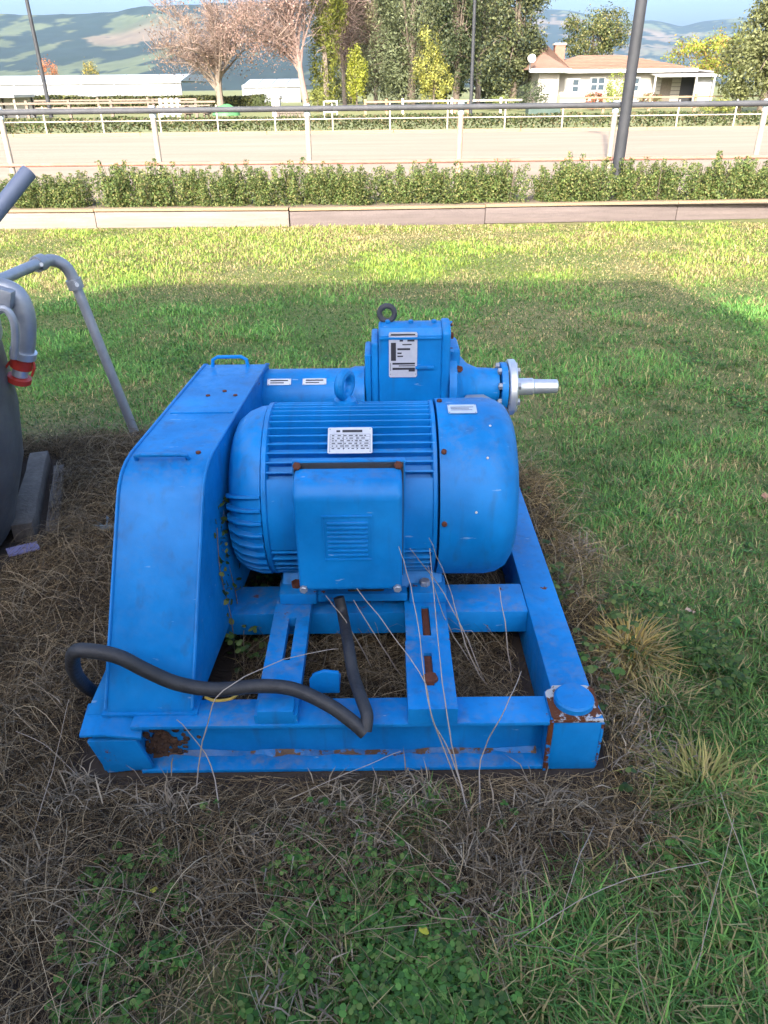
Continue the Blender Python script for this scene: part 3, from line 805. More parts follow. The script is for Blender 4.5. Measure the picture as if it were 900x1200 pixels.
# horse jumps: crossed wings in the paddock
for u, y, m, lb in ((387, 46, 'white', 'white jump wing with three bars in the paddock by the lime shrub'), (541, 45, 'orange', 'orange jump wing in the paddock below the evergreens')):
    c = py(u, 118, y); o = thing('jump_wing', lb, 'jump', (c.x, y, TZ))
    for s in (-.35, .35): MB().box(c.x+s-.04, c.x+s+.04, y-.04, y+.04, TZ-.02, c.z+.05*s).build('upright', m, o)
    for k in range(3): MB().box(c.x-.31, c.x+.31, y-.02, y+.02, .45+k*.25, .52+k*.25).build('bar', m, o)
    for s in (-.35, .35): MB().box(c.x+s-.05, c.x+s+.05, y-.3, y-.041, TZ-.02, TZ+.06).build('foot', m, o)

# ------------------------------------------------------------------ house
HY = 60.0
def hp(u, v, y=HY): return py(u, v, y)
hs = thing('bungalow', 'cream weatherboard bungalow with terracotta hipped roof and chimney', 'house', (hp(720,128).x, HY, TZ))
xL, xW, xR = hp(622,90).x, hp(651,90).x, hp(806,90).x        # left end, corner of the wing, right end
ze = 2.42
MB().box(xW, xR-.4, HY, HY+8.5, TZ-.02, ze).build('wall', 'weather', hs)
MB().box(xL+.3, xW-.02, HY-1.4, HY+8, TZ-.02, ze+.05).build('wing_wall', 'weather', hs)
for k in range(9):                      # weatherboards on the front
    MB().box(xW+.02, xR-.42, HY-.03, HY-.001, TZ+.1+k*.235, TZ+.1+k*.235+.21).build('weatherboard', 'weather', hs)
def hip(x0, x1, y0, y1, zb, zt, inset, name, par):
    ym = (y0+y1)/2
    m = MB().add([(x0,y0,zb),(x1,y0,zb),(x1,y1,zb),(x0,y1,zb),(x0+inset,ym,zt),(x1-inset,ym,zt)], [(0,1,5,4),(1,2,5),(2,3,4,5),(3,0,4),(3,2,1,0)])
    return m.build(name, 'rooftile', par)
zr = hp(740,64,HY+4).z
rf = hip(xW-1.5, xR+.35, HY-.6, HY+9, ze+.12, zr, 4.0, 'roof', hs)
for k in range(9):                      # tile courses, each lapping the one below
    t = (k+.6)/9.6; z = ze+.14+t*(zr-ze-.14); y = HY-.6+t*4.8
    MB().box(xW-1.4+t*3.9, xR+.25-t*3.9, y-.02, y+.10, z-.005, z+.035).build('tile_course', 'rooftile', rf)
zw = hp(645,52,HY+2).z
hip(xL-.35, xW+.55, HY-2.0, HY+8, ze+.16, zw, 1.9, 'wing_roof', hs)
MB().box(xW-1.4, xR+.4, HY-.68, HY-.56, ze-.08, ze+.14).build('fascia', 'fascia', hs)
MB().box(xL-.42, xW+.6, HY-2.1, HY-1.98, ze-.04, ze+.18).build('fascia', 'fascia', hs)
cx = hp(662,60).x
ch = MB().box(cx-.35, cx+.35, HY+1.6, HY+2.3, ze+.3, hp(662,53,HY+2).z).build('chimney', 'brick', hs)
MB().box(cx-.42, cx+.42, HY+1.53, HY+2.37, hp(662,53,HY+2).z, hp(662,53,HY+2).z+.12).build('chimney_cap', 'concrete', ch)
for (u0, u1, v0, v1, cur) in ((662,678,92,109,1), (692,708,90,107,0), (736,748,90,108,0)):
    a, b = hp(u0, v0), hp(u1, v1)
    w_ = MB().box(a.x, b.x, HY-.10, HY-.035, b.z, a.z).build('window', 'fascia', hs)
    for i in range(2):
        for j in range(2):
            x0 = a.x+.09+i*(b.x-a.x-.09)/2; x1 = x0+(b.x-a.x-.09)/2-.09
            z0 = b.z+.09+j*(a.z-b.z-.09)/2; z1 = z0+(a.z-b.z-.09)/2-.09
            MB().box(x0, x1, HY-.12, HY-.101, z0, z1).build('pane', 'curtain' if (cur and i == 0) else 'glass', w_)
a, b = hp(638,93,HY-1.4), hp(647,110,HY-1.4)
w_ = MB().box(a.x, b.x, HY-1.47, HY-1.40, b.z, a.z).build('window', 'fascia', hs)
MB().box(a.x+.08, b.x-.08, HY-1.49, HY-1.471, b.z+.08, a.z-.08).build('pane', 'curtain', w_)
# verandah on the right-hand end
va, vb = hp(766,90,HY-1).x, hp(838,90,HY-1).x
zv = hp(800,89,HY-1).z
MB().add([(va,HY-2.2,zv-.06),(vb,HY-2.2,zv-.06),(vb,HY+.5,zv+.18),(va,HY+.5,zv+.18),(va,HY-2.2,zv),(vb,HY-2.2,zv),(vb,HY+.5,zv+.24),(va,HY+.5,zv+.24)],
         [(3,2,1,0),(4,5,6,7),(0,1,5,4),(1,2,6,5),(2,3,7,6),(3,0,4,7)]).build('verandah_roof', 'fascia', hs)
MB().box(hp(774,95,HY-.5).x, hp(822,95,HY-.5).x, HY-.02, HY+.1, TZ, zv-.02).build('verandah_shade_panel', 'dark', hs)  # solid dark slab, its colour standing for shade under the verandah roof
MB().box(hp(775,95).x, hp(787,95).x, HY-.12, HY-.03, TZ, zv-.1).build('verandah_panel', 'wood_old', hs)
MB().box(hp(814,95,HY-1.5).x, hp(835,95,HY-1.5).x, HY-1.6, HY-1.5, TZ, zv-.05).build('verandah_screen', 'iron', hs)
MB().box(xR-.6, vb-.1, HY+.02, HY+6, TZ, zv-.02).build('lean_to', 'weather', hs)
MB().add([(xR-.3,HY-.4,ze+.05),(vb+.1,HY-.4,zv+.2),(vb+.1,HY+6.4,zv+.2),(xR-.3,HY+6.4,ze+.05),(xR-.3,HY-.4,ze+.13),(vb+.1,HY-.4,zv+.28),(vb+.1,HY+6.4,zv+.28),(xR-.3,HY+6.4,ze+.13)],
         [(3,2,1,0),(4,5,6,7),(0,1,5,4),(1,2,6,5),(2,3,7,6),(3,0,4,7)]).build('lean_to_roof', 'iron', hs)
for u in (767, 815, 836):
    x = hp(u, 100, HY-2.1).x; MB().box(x-.05, x+.05, HY-2.15, HY-2.05, TZ-.02, zv-.02).build('verandah_post', 'fascia', hs)
dd = hp(623, 69, HY-2.2)
o = thing('satellite_dish', 'round white satellite dish on the bungalow wing roof', 'satellite dish', (dd.x, HY-2.0, dd.z-.6))
MB().lathe([(0,.0),(.03,.16),(.07,.27),(.08,.27),(.05,.16),(.02,0)], (dd.x,HY-2.25,dd.z), (-.1,-.9,.35), 20).build('dish', 'white', o, smooth=True)
MB().tube([(dd.x,HY-2.2,dd.z),(dd.x,HY-1.8,dd.z-.1),(dd.x,HY-1.7,dd.z-.75)], .04, 8).build('bracket', 'galv', o, smooth=True)

# ------------------------------------------------------------------ haze
hz = MB().box(-7500, 7500, -120, 7200, -3.2, 900).build('haze', None, kind='stuff')
hm = bpy.data.materials.new('haze_air'); hm.use_nodes = True
hm.node_tree.nodes.remove(hm.node_tree.nodes['Principled BSDF'])
pv = hm.node_tree.nodes.new('ShaderNodeVolumePrincipled')
pv.inputs['Color'].default_value = (.45, .68, 1.0, 1)
pv.inputs['Density'].default_value = 0.00005
pv.inputs['Anisotropy'].default_value = .0
hm.node_tree.links.new(pv.outputs[0], hm.node_tree.nodes['Material Output'].inputs['Volume'])
hz.data.materials.append(hm)
#%%SKID
# ------------------------------------------------------------------ blower skid
sk = thing('blower_skid', 'blue motor and blower unit on a welded blue steel skid frame', 'industrial blower', (-.11, 1.4, 0))
ZT = .18
def bev(mb, name, m, par, b=.006, seg=2, **k): return mb.build(name, m, par, bevel=b, seg=seg, **k)
# frame members
fb = bev(MB().box(-.66,.425,1.386,1.482,ZT-.012,ZT).box(-.66,.425,1.452,1.462,.012,ZT-.012).box(-.66,.425,1.392,1.482,0,.012), 'front_beam', 'blue_dirty', sk, .003)
rs = bev(MB().box(.447,.556,1.47,2.95,0,ZT), 'side_beam', 'blue', sk, .008)
ls = bev(MB().box(-.785,-.69,1.43,2.95,0,ZT-.004), 'side_beam', 'blue', sk, .008)
bev(MB().box(-.69,.447,2.86,2.94,.06,ZT-.001), 'rear_beam', 'blue', sk, .005)
bev(MB().box(-.69,.447,1.855,2.005,.095,ZT-.002), 'cross_beam', 'blue_dirty', sk, .006)
bev(MB().box(-.69,.447,2.36,2.46,.06,ZT-.002), 'cross_beam', 'blue_dirty', sk, .006)
gm = mat('grime', (.05,.045,.04), .95, 0, (.15,.07,.03), 25, 1.2, .5, 80)
gm = mat_paint('grimy_paint', BLUE, (.05, .08, .14), rust_at=.50, rust=(.09, .05, .03), dust=.6)
gp = MB(); k0 = len(gp.v); NX = 60
vs = []; fs = []
for k in range(NX+1):                    # dirt and rust lodged along the foot of the web
    x = -.64+1.05*k/NX; hh_ = .002+.012*vnoise(np.array([k*.31]), np.array([2.5]), 1.0, 5)[0]; dd_ = .004+.016*vnoise(np.array([k*.43]), np.array([7.5]), 1.0, 6)[0]
    vs += [(x,1.4516,.0122+hh_),(x,1.4516-dd_,.0126)]
for k in range(NX): fs.append((2*k,2*k+1,2*k+3,2*k+2))
gp.add(vs, fs); gp.build('grime_line', gm, fb)
# right front corner: closed box end with a capped, scraped pipe on top
cb = bev(MB().box(.425,.562,1.392,1.5,-.002,ZT+.002), 'corner_box', 'blue', sk, .006)
bev(MB().box(.419,.432,1.386,1.396,0,ZT), 'weld_seam', mat_paint('weld_paint', BLUE, BLUE2, rust_at=.50), cb, .002)
bev(MB().box(.557,.5645,1.3895,1.396,.01,ZT-.01), 'rust_edge', bpy.data.materials['weld_paint'], cb, .002)
bev(MB().box(.43,.56,1.389,1.3945,ZT-.006,ZT+.004), 'rust_edge', 'scraped', cb, .001)
ringm = MB()
N = 40
for k in range(N):                       # torn edge of flaked paint round the cap
    a0, a1 = 2*PI*k/N, 2*PI*(k+1)/N
    if k % 20 in (7,): continue
ri = []
for k in range(N):
    a = 2*PI*k/N; rr = .060+.034*vnoise(np.array([k*.9]), np.array([.5]), 1.3, 3)[0]
    ri.append((.495+max(min(rr*math.cos(a), .064), -.068), 1.452+max(min(rr*math.sin(a), .062), -.058), ZT+.0035))
ringm.prism(ri, (0,0,.003))
ringm.build('bare_metal_patch', 'scraped', cb)
MB().lathe([(0,.052),(.018,.052),(.024,.047),(.0245,0)], (.495,1.452,ZT+.003), (0,0,1), 28).build('pipe_cap', 'blue', cb, smooth=True)
# left front corner: bent end plate with a lifted lip
cp = bev(MB().prism([(-.782,1.386,.128),(-.652,1.386,.130),(-.627,1.392,.020),(-.752,1.392,.002)], (0,.014,0)), 'corner_plate', 'blue_worn', sk, .004)
lip = MB()
lip.prism([(-.795,1.382,.146),(-.735,1.376,.156),(-.635,1.382,.136),(-.645,1.47,.176),(-.795,1.47,.174)], (0,0,.009))
bev(lip, 'corner_lip', 'blue_worn', cp, .003)
bev(MB().prism([(-.765,1.402,.0),(-.66,1.402,.0),(-.66,1.402,.15),(-.775,1.402,.142)], (0,.07,0)), 'corner_block', 'blue_worn', sk, .004)
mb = MB()
for k in range(110):                     # caked mud and rust in the channel end
    x, z = random.gauss(-.60,.035), abs(random.gauss(.03,.04)); r = random.uniform(.004,.013)
    mb.lathe([(-r*.4,0),(-r*.3,r*.8),(.1*r,r*random.uniform(.7,1.3)),(r*.3,r*.5),(r*.4,0)], (max(x,-.652), 1.4515+random.uniform(-.004,.001), min(z,.13)+.012), (random.random()-.5,1,random.random()-.5), 6)
mb.build('mud_clump', mat('mud', (.035,.022,.016), .95, 0, (.10,.045,.02), 40, 1.3, .6, 90), fb, smooth=True, kind='stuff')
# motor slide rails with real slots
def rail_slot(x0, x1, y0, y1, sx0, sx1, sy0, sy1, z0, z1, m, name='slide_rail'):
    b = MB().box(x0,sx0,y0,y1,z0,z1).box(sx1,x1,y0,y1,z0,z1).box(sx0,sx1,y0,sy0,z0,z1).box(sx0,sx1,sy1,y1,z0,z1)
    return b.build(name, m, sk)
rl = rail_slot(-.338,-.228, 1.39,2.34, -.290,-.268, 1.60,1.79, ZT+.001,.212, 'blue_dirty')
rr_ = rail_slot(.060,.186, 1.655,2.34, .110,.134, 1.70,1.84, ZT+.001,.212, 'blue_dirty')
MB().box(.112,.132,1.702,1.838,ZT+.002,.205).build('rusty_strip', 'rust', rr_)
rb = rail_slot(.056,.182, 1.384,1.653, .106,.128, 1.47,1.60, ZT+.001,.232, 'blue_dirty')
MB().box(.107,.127,1.472,1.598,ZT+.002,.222).build('rusty_strip', 'rust', rb)
MB().lathe([(0,.021),(.016,.021),(.019,.018),(.019,0)], (.118,1.492,.226), (0,0,1), 6).build('bolt', 'rust', rb)
bev(MB().box(-.330,-.236,1.388,1.44,ZT+.002,.226), 'rail_stop', 'blue_dirty', rl, .005)
# small upright bracket between the rails
bk = MB().prism([(-.205,1.50,ZT),(-.125,1.50,ZT),(-.125,1.50,.250),(-.165,1.50,.256),(-.19,1.50,.246),(-.205,1.50,.225)], (0,.012,0))
bev(bk, 'bracket', 'blue', sk, .003)
bev(MB().box(-.205,-.125,1.512,1.57,ZT+.001,.19), 'bracket_foot', 'blue', sk, .003)

# --- motor
YC, ZC, RM = 2.10, .493, .276
mo = bpy.data.objects.new('motor', None); COL.objects.link(mo); mo.parent = sk; mo.matrix_parent_inverse = Matrix.Translation(-sk.location)
AX = (1,0,0); REF = (0,-1,0)             # angle 0 faces the lawn's near side; rises towards the top
def mp(x, th, r):                        # point on the motor at angle th (degrees, from the front upwards)
    return Vector((x, YC-r*math.cos(R(th)), ZC+r*math.sin(R(th))))
MB().lathe([(-.345,.243),(.155,.243)], (0,YC,ZC), AX, 64).build('stator', 'blue', mo, smooth=True)
# plain cast side panels front and back
sec = MB()
def sector(x0, x1, t0, t1, r0, r1, n=14):
    s = MB(); P = []
    for i in range(n+1):
        t = t0+(t1-t0)*i/n; P.append(mp(x0, t, r1))
    for i in range(n, -1, -1):
        t = t0+(t1-t0)*i/n; P.append(mp(x0, t, r0))
    return s.prism(P, (x1-x0,0,0))
for t0, t1 in ((-16, 33), (147, 196)):
    sector(-.333,.143,t0,t1,.238,.266).build('side_panel', 'blue', mo, smooth=True)
# cooling fins run along the motor; one mesh each, turned about the axis
def fin_mesh(x0, x1, r0, r1, th=.0085):
    s = MB()
    s.add([(x0,-th/2,r0),(x1,-th/2,r0),(x1,th/2,r0),(x0,th/2,r0),(x0,-th*.32,r1),(x1,-th*.32,r1),(x1,th*.32,r1),(x0,th*.32,r1)],
          [(3,2,1,0),(4,5,6,7),(0,1,5,4),(1,2,6,5),(2,3,7,6),(3,0,4,7)])
    return s.mesh('cooling_fin', .0012, False, 1)
fm = fin_mesh(-.334,.146,.235,.270)
def put_fin(me, th):
    o = link('cooling_fin', me, 'blue', mo)
    o.location = (0, YC, ZC); o.rotation_euler = (R(90-th), 0, 0)
    return o
for th in list(np.arange(37, 146, 6.2))+list(np.arange(-60, -17, 7)): put_fin(fm, float(th))
MB().lathe([(.138,.262),(.142,.272),(.152,.274),(.156,.262)], (0,YC,ZC), AX, 64).build('end_ring', 'blue', mo, smooth=True)
MB().lathe([(-.352,.262),(-.348,.270),(-.336,.272),(-.330,.262)], (0,YC,ZC), AX, 64).build('end_ring', 'blue', mo, smooth=True)
cw = MB().lathe([(.160,.268),(.160,.278),(.310,.279),(.345,.273),(.373,.256),(.391,.226),(.400,.18),(.402,.13),(.402,.0)], (0,YC,ZC), AX, 72).build('fan_cowl', 'blue', mo, smooth=True)
for th in (48, 95, 5):
    c = mp(.172, th, .278); MB().lathe([(0,.008),(.006,.008),(.008,.005),(.008,0)], c, c-Vector((c.x,YC,ZC)), 8).build('screw', 'rust', cw, smooth=True)
# drive end shield with ribs
MB().lathe([(-.353,.262),(-.375,.260),(-.41,.246),(-.44,.222),(-.456,.19),(-.462,.10),(-.462,0)], (0,YC,ZC), AX, 56).build('end_shield', 'blue', mo, smooth=True)
rib = MB()
rp = [(-.353,.255),(-.353,.272),(-.385,.272),(-.425,.260),(-.455,.234),(-.464,.20),(-.455,.17),(-.42,.22)]
rib.prism([(x,-.0045,r) for x, r in rp], (0,.009,0))
rbm = rib.mesh('shield_rib', .0015, False, 1)
for th in list(np.arange(-64, 24, 8.6)):
    o = link('shield_rib', rbm, 'blue', mo); o.location = (0, YC, ZC); o.rotation_euler = (R(90-th), 0, 0)
MB().tube([(-.46,YC,ZC),(-.505,YC,ZC)], .045, 20).build('shaft', 'steel', mo, smooth=True)
# feet and bed bar
for x0 in (-.325, .075):
    for y0 in (1.855, 2.245):
        f = bev(MB().box(x0,x0+.115,y0,y0+.10,.2125,.252), 'foot', 'blue_dirty', mo, .006)
        MB().lathe([(0,.017),(.014,.017),(.016,.014),(.016,0)], (x0+.05,y0+.045,.2525), (0,0,1), 6).build('bolt', 'rust' if x0 < 0 else 'galv', f)
bev(MB().box(-.21,.07,1.865,1.93,.214,.244), 'bed_bar', 'blue_dirty', mo, .005)
bev(MB().prism([(-.32,1.90,.24),(-.32,2.0,.24),(-.32,2.0,.30),(-.32,1.955,.31)], (.50,0,0)), 'foot_web', 'blue', mo, .006)
# terminal box
bev(MB().box(-.247,.055,1.824,1.833,.340,.711), 'gasket', 'rubber', mo, .002)
tb = MB().prism([(-.243,1.722,.358),(-.243,1.722,.662),(-.243,1.750,.694),(-.243,1.823,.702),(-.243,1.823,.350)], (.293,0,0)).build('terminal_box', 'blue', mo, bevel=.016, seg=3)
bev(MB().box(-.252,.060,1.832,1.852,.335,.716), 'box_flange', 'blue', tb, .005)
for k in range(8):
    z = .478+k*.0145
    bev(MB().box(-.155,-.045,1.7165,1.7225,z,z+.0065), 'louvre', 'blue', tb, .0015)
fr = MB().box(-.168,-.032,1.7185,1.7225,.464,.468).box(-.168,-.032,1.7185,1.7225,.602,.606).box(-.168,-.164,1.7185,1.7225,.468,.602).box(-.036,-.032,1.7185,1.7225,.468,.602)
fr.build('louvre_frame', 'blue', tb)
for x, y, z, m in ((-.236,1.815,.705,'rust'),(.040,1.815,.705,'rust'),(-.230,1.716,.370,'galv'),(.036,1.716,.370,'galv')):
    MB().lathe([(0,.012),(.009,.012),(.011,.009),(.011,0)], (x,y+.004,z), (0,-.7,.6) if z > .6 else (0,-1,0), 6).build('bolt', m, tb)
bev(MB().box(-.11,.0,1.76,1.83,.325,.37), 'cable_gland', 'rubber', tb, .01)
# lifting eye on top
def eye(name, c, R_, r, m, par, yaw=0.):
    s = MB(); pts = []
    n = 22; cy, sy = math.cos(R(yaw)), math.sin(R(yaw))
    for k in range(n+1):
        a = 2*PI*k/n
        pts.append(Vector(c)+Vector((R_*math.cos(a)*cy, R_*math.cos(a)*sy, R_*math.sin(a))))
    s.tube(pts, r, 10, caps=False)
    s.lathe([(-R_*.9,r*1.9),(-R_*.5,r*1.3),(-R_*.2,r*1.0)], Vector(c)-Vector((0,0,R_*.75)), (0,0,1), 14)
    return s.build(name, m, par, smooth=True)
ct = mp(-.115, 100, .275)
le = eye('lifting_eye', ct+Vector((0,0,.055)), .034, .0155, 'blue', mo, 62)
MB().lathe([(0,.036),(.014,.034),(.018,.02),(.018,0)], ct-Vector((0,0,.006)), (0,0,1), 20).build('eye_base', 'blue_worn', le, smooth=True)
# nameplate lying on the fins
def plate(name, c, nrm, up, w, h, par, rows, m='plate', t=.0025, header=True):
    nrm = Vector(nrm).normalized(); up = Vector(up); up = (up-nrm*up.dot(nrm)).normalized(); rt = up.cross(nrm)
    def q(a, b, d): return Vector(c)+rt*(a*w/2)+up*(b*h/2)+nrm*d
    s = MB(); k = .93
    ol = [(-1,-k),(-k,-1),(k,-1),(1,-k),(1,k),(k,1),(-k,1),(-1,k)]
    s.prism([q(a,b,0) for a, b in ol], nrm*t)
    o = s.build(name, m, par)
    pr = MB()
    for (a0, a1, b0, b1) in rows:
        pr.add([q(a0,b0,t+.0006), q(a1,b0,t+.0006), q(a1,b1,t+.0006), q(a0,b1,t+.0006)], [(0,1,2,3)])
    pr.build('print', 'print', o)
    for a in (-.9, .9):
        for b in (-.86, .86):
            MB().lathe([(0,.0022),(.0012,.0018),(.0012,0)], q(a,b,t), nrm, 8).build('rivet', 'galv', o)
    return o
rows = [(-.35,.55,.60,.80),(-.62,-.45,.62,.78)]
for i in range(6):
    b = .42-i*.2
    rows += [(-.9,.9,b+.028,b+.045)]
    x = -.82
    while x < .75:
        l = random.uniform(.06,.2); rows.append((x, min(x+l,.85), b-.10, b-.03)); x += l+random.uniform(.05,.16)
rows += [(-.905,-.89,-.9,.45),(-.3,-.285,-.76,.45),(.3,.315,-.76,.45),(.89,.905,-.9,.45)]
th = 57.
plate('nameplate', mp(-.095, th, .2725), mp(0,th,1)-Vector((0,YC,ZC)), (0,.4,1), .128, .088, mo, rows)
th = 82.
st_ = plate('sticker', mp(.235, th, .2805), mp(0,th,1)-Vector((0,YC,ZC)), (0,1,.3), .085, .05, mo, [(-.8,.8,.3,.42),(-.8,.5,0,.1),(-.8,.7,-.35,-.25)], 'sticker', .001)
# paint chips: tiny pale nicks on the cowl and box
for x, t_, r in ((.295,44,.2798),(.262,12,.2798),(.31,66,.2795)):
    c = mp(x, t_, r); n_ = (c-Vector((x,YC,ZC))).normalized()
    MB().lathe([(0,.004),(.0008,.003),(.0008,0)], c, n_, 7).build('paint_chip', 'white', cw)

# --- belt guard
XA, XB = -.733, -.506
def gx(y): return .066*(y-1.43)
prof = [(1.432,.163),(1.432,.20)]
prof += [(1.745,.650),(1.77,.680),(1.80,.702),(1.84,.716),(1.885,.722),(2.30,.723),(2.64,.722),(2.675,.71),(2.69,.68),(2.69,.163)]
gd = MB().prism([(XA+gx(y),y,z) for y, z in prof], (XB-XA,0,0))
gd = gd.build('belt_guard', 'blue', sk, bevel=.007, seg=3)
for x in (XA-.004, XB-.004):             # folded rims along both edges
    s = MB(); s.tube([(x+gx(y)+.004,y-.002,z+.001) for y, z in prof[1:-2]], .0045, 6); s.build('rim', 'blue', gd, smooth=True)
bev(MB().box(XA-.012,XB+.012,1.424,1.50,ZT-.003,ZT+.006), 'guard_foot', 'blue_worn', gd, .002)
bev(MB().prism([(-.79,1.434,ZT-.004),(-.73,1.434,ZT-.004),(-.725,1.50,.30)], (0,.012,0)), 'gusset', 'blue', gd, .002)
bev(MB().box(XA+.02+gx(2.17),XB-.012+gx(2.17),2.168,2.180,.721,.7265), 'lap_seam', 'blue', gd, .002)
def handle(y, z, x0, x1, hgt, back, m='blue'):
    s = MB()
    s.tube([(x0,y,z-.006),(x0+.004,y-back*.6,z+hgt*.7),(x0+.022,y-back,z+hgt),(x1-.022,y-back,z+hgt),(x1-.004,y-back*.6,z+hgt*.7),(x1,y,z-.006)], .0065, 8)
    return s.build('handle', m, gd, smooth=True)
handle(1.855,.716, -.680,-.535, .026, .028)
handle(2.62,.722, -.620,-.490, .036, .0)
for y, x in ((2.32,-.665),(2.32,-.575),(2.36,-.62),(1.88,-.575)):
    MB().lathe([(0,.008),(.005,.008),(.006,.005),(.006,0)], (x+gx(y)+.03,y,.721), (0,0,1), 6).build('bolt', 'rust', gd)

# --- blower
bo = bpy.data.objects.new('blower', None); COL.objects.link(bo); bo.parent = sk; bo.matrix_parent_inverse = Matrix.Translation(-sk.location)
YB, ZB = 2.62, .60
MB().lathe([(-.465,.05),(-.465,.06),(-.44,.06),(-.44,.098),(-.43,.105),(-.12,.105),(-.10,.112),(-.065,.112),(-.065,.09)], (0,YB,ZB), AX, 36).build('bearing_housing', 'blue', bo, smooth=True)
for x in (-.372, -.245):
    plate('label_strip', Vector((x, YB-.105*math.sin(R(38)), ZB+.105*math.cos(R(38))+.0005)), (0,-math.sin(R(38)),math.cos(R(38))), (0,.7,.7), .085, .026, bo, [(-.75,.75,.2,.6),(-.75,.4,-.5,-.2)], 'plate', .0015)
# gear case: a deep box with rounded shoulders
def case_prof(x, g=0.): return [(x,y_,z_+(g if z_ > .5 else 0)) for y_, z_ in ((2.505-g,.30),(2.505-g,.862),(2.522,.884),(2.555,.894),(2.60,.888),(2.67,.845),(2.74,.75),(2.78,.62),(2.78,.30))]
gc = MB().prism(case_prof(-.012), (.222,0,0)).build('gear_case', 'blue', bo, bevel=.012, seg=3)
bev(MB().box(-.038,-.012,2.515,2.70,.32,.835), 'case_flange', 'blue', gc, .012, 3)
bev(MB().box(-.062,-.038,2.53,2.69,.36,.79), 'case_flange', 'blue', gc, .01, 3)
bev(MB().prism(case_prof(.206, .008), (.030,0,0)), 'end_cover', 'blue', gc, .009, 3)
bev(MB().box(-.010,.204,2.499,2.5045,.850,.858), 'lid_lip', 'blue', gc, .002)
bev(MB().box(.115,.18,2.496,2.507,.745,.755), 'cast_lug', 'blue', gc, .002)
bev(MB().box(.125,.19,2.49,2.507,.580,.600), 'cast_lug', 'blue', gc, .003)
for y_, z_ in ((2.52,.80),(2.52,.70),(2.52,.60),(2.52,.50),(2.60,.875),(2.70,.81)):
    MB().lathe([(0,.011),(.010,.011),(.012,.008),(.012,0)], (.237,y_,z_), AX, 6).build('bolt', 'blue_worn', gc)
for x_ in (.02,.10,.18):
    MB().lathe([(0,.009),(.008,.009),(.010,.006),(.010,0)], (x_,2.555,.893), (0,0,1), 6).build('bolt', 'blue_worn', gc)
for z in (.845, .79):
    MB().lathe([(0,.013),(.012,.013),(.014,.01),(.014,0)], (.236,2.56,z), AX, 6).build('bolt', 'rust', gc)
rows = [(-.85,.85,.86,.93),(-.9,.9,.73,.745),(-.25,.0,.6,.68),(.3,.8,.6,.68),(-.85,-.5,-.25,.55),(-.05,.6,.44,.49),(-.4,.5,.22,.31),(-.4,-.1,.05,.12),(-.4,0,-.08,-.02),(-.75,.85,-.42,-.34),(-.3,.85,-.50,-.46),(-.75,.85,-.66,-.56),(.4,.85,-.74,-.66),(-.9,-.87,-.7,-.35)]
plate('nameplate', (.072,2.5045,.795), (0,-1,0), (0,0,1), .098, .160, bo, rows)
eye('lifting_eye', (.018,2.575,.921), .026, .0095, 'rail', bo)
# discharge side: stepped neck, elbow, bolted flange and bare shaft
MB().lathe([(.236,.150),(.262,.148),(.278,.12),(.31,.085),(.345,.070),(.41,.066),(.425,.066)], (0,YB,.635), AX, 36).build('neck', 'blue', bo, smooth=True)
bev(MB().box(.225,.275,2.54,2.70,.70,.80), 'bearing_cap', 'blue', bo, .014, 3)
MB().lathe([(0,.012),(.014,.012),(.016,.009),(.016,0)], (.268,2.53,.735), (.5,-1,.1), 6).build('bolt', 'rust', bo)
fl = MB().lathe([(.458,.03),(.458,.098),(.462,.103),(.482,.103),(.487,.098),(.487,.0)], (0,YB,.630), AX, 40).build('flange', 'steel', bo, smooth=True)
MB().lathe([(.432,.03),(.432,.092),(.454,.092),(.454,.03)], (0,YB,.630), AX, 36).build('back_flange', 'blue', bo, smooth=True)
for k in range(8):
    a = 2*PI*(k+.5)/8; c = Vector((.418,YB+.078*math.cos(a),.630+.078*math.sin(a)))
    MB().tube([c, c+Vector((.078,0,0))], .0065, 8).build('stud', 'galv', fl, smooth=True)
    MB().lathe([(0,.013),(.013,.013)], c+Vector((.002,0,0)), AX, 6).build('nut', 'galv', fl)
    MB().lathe([(0,.013),(.011,.013)], c+Vector((.0695,0,0)), AX, 6).build('nut', 'galv', fl)
MB().lathe([(.486,.034),(.50,.034),(.505,.031),(.555,.031),(.56,.027),(.645,.025),(.648,.022),(.648,0)], (0,YB,.632), AX, 26).build('pipe_stub', 'steel', bo, smooth=True)
# grey elbow below the flange
s = MB(); s.tube([(.30,2.50,.60),(.345,2.48,.605),(.385,2.475,.585),(.405,2.48,.53),(.405,2.49,.45)], [.045,.05,.052,.052,.05], 16); s.build('elbow', 'galv', bo, smooth=True)
MB().lathe([(-.008,.06),(.014,.06)], (.395,2.478,.565), (.6,0,-.8), 20).build('clamp', 'rail', bo, smooth=True)
bev(MB().box(-.06,.23,2.50,2.80,.17,.32), 'pedestal', 'blue', bo, .008)
bev(MB().box(-.40,-.16,2.53,2.71,.17,.30), 'pedestal', 'blue', bo, .008)
bev(MB().box(-.36,-.20,2.57,2.67,.28,.52), 'pedestal', 'blue', bo, .008)

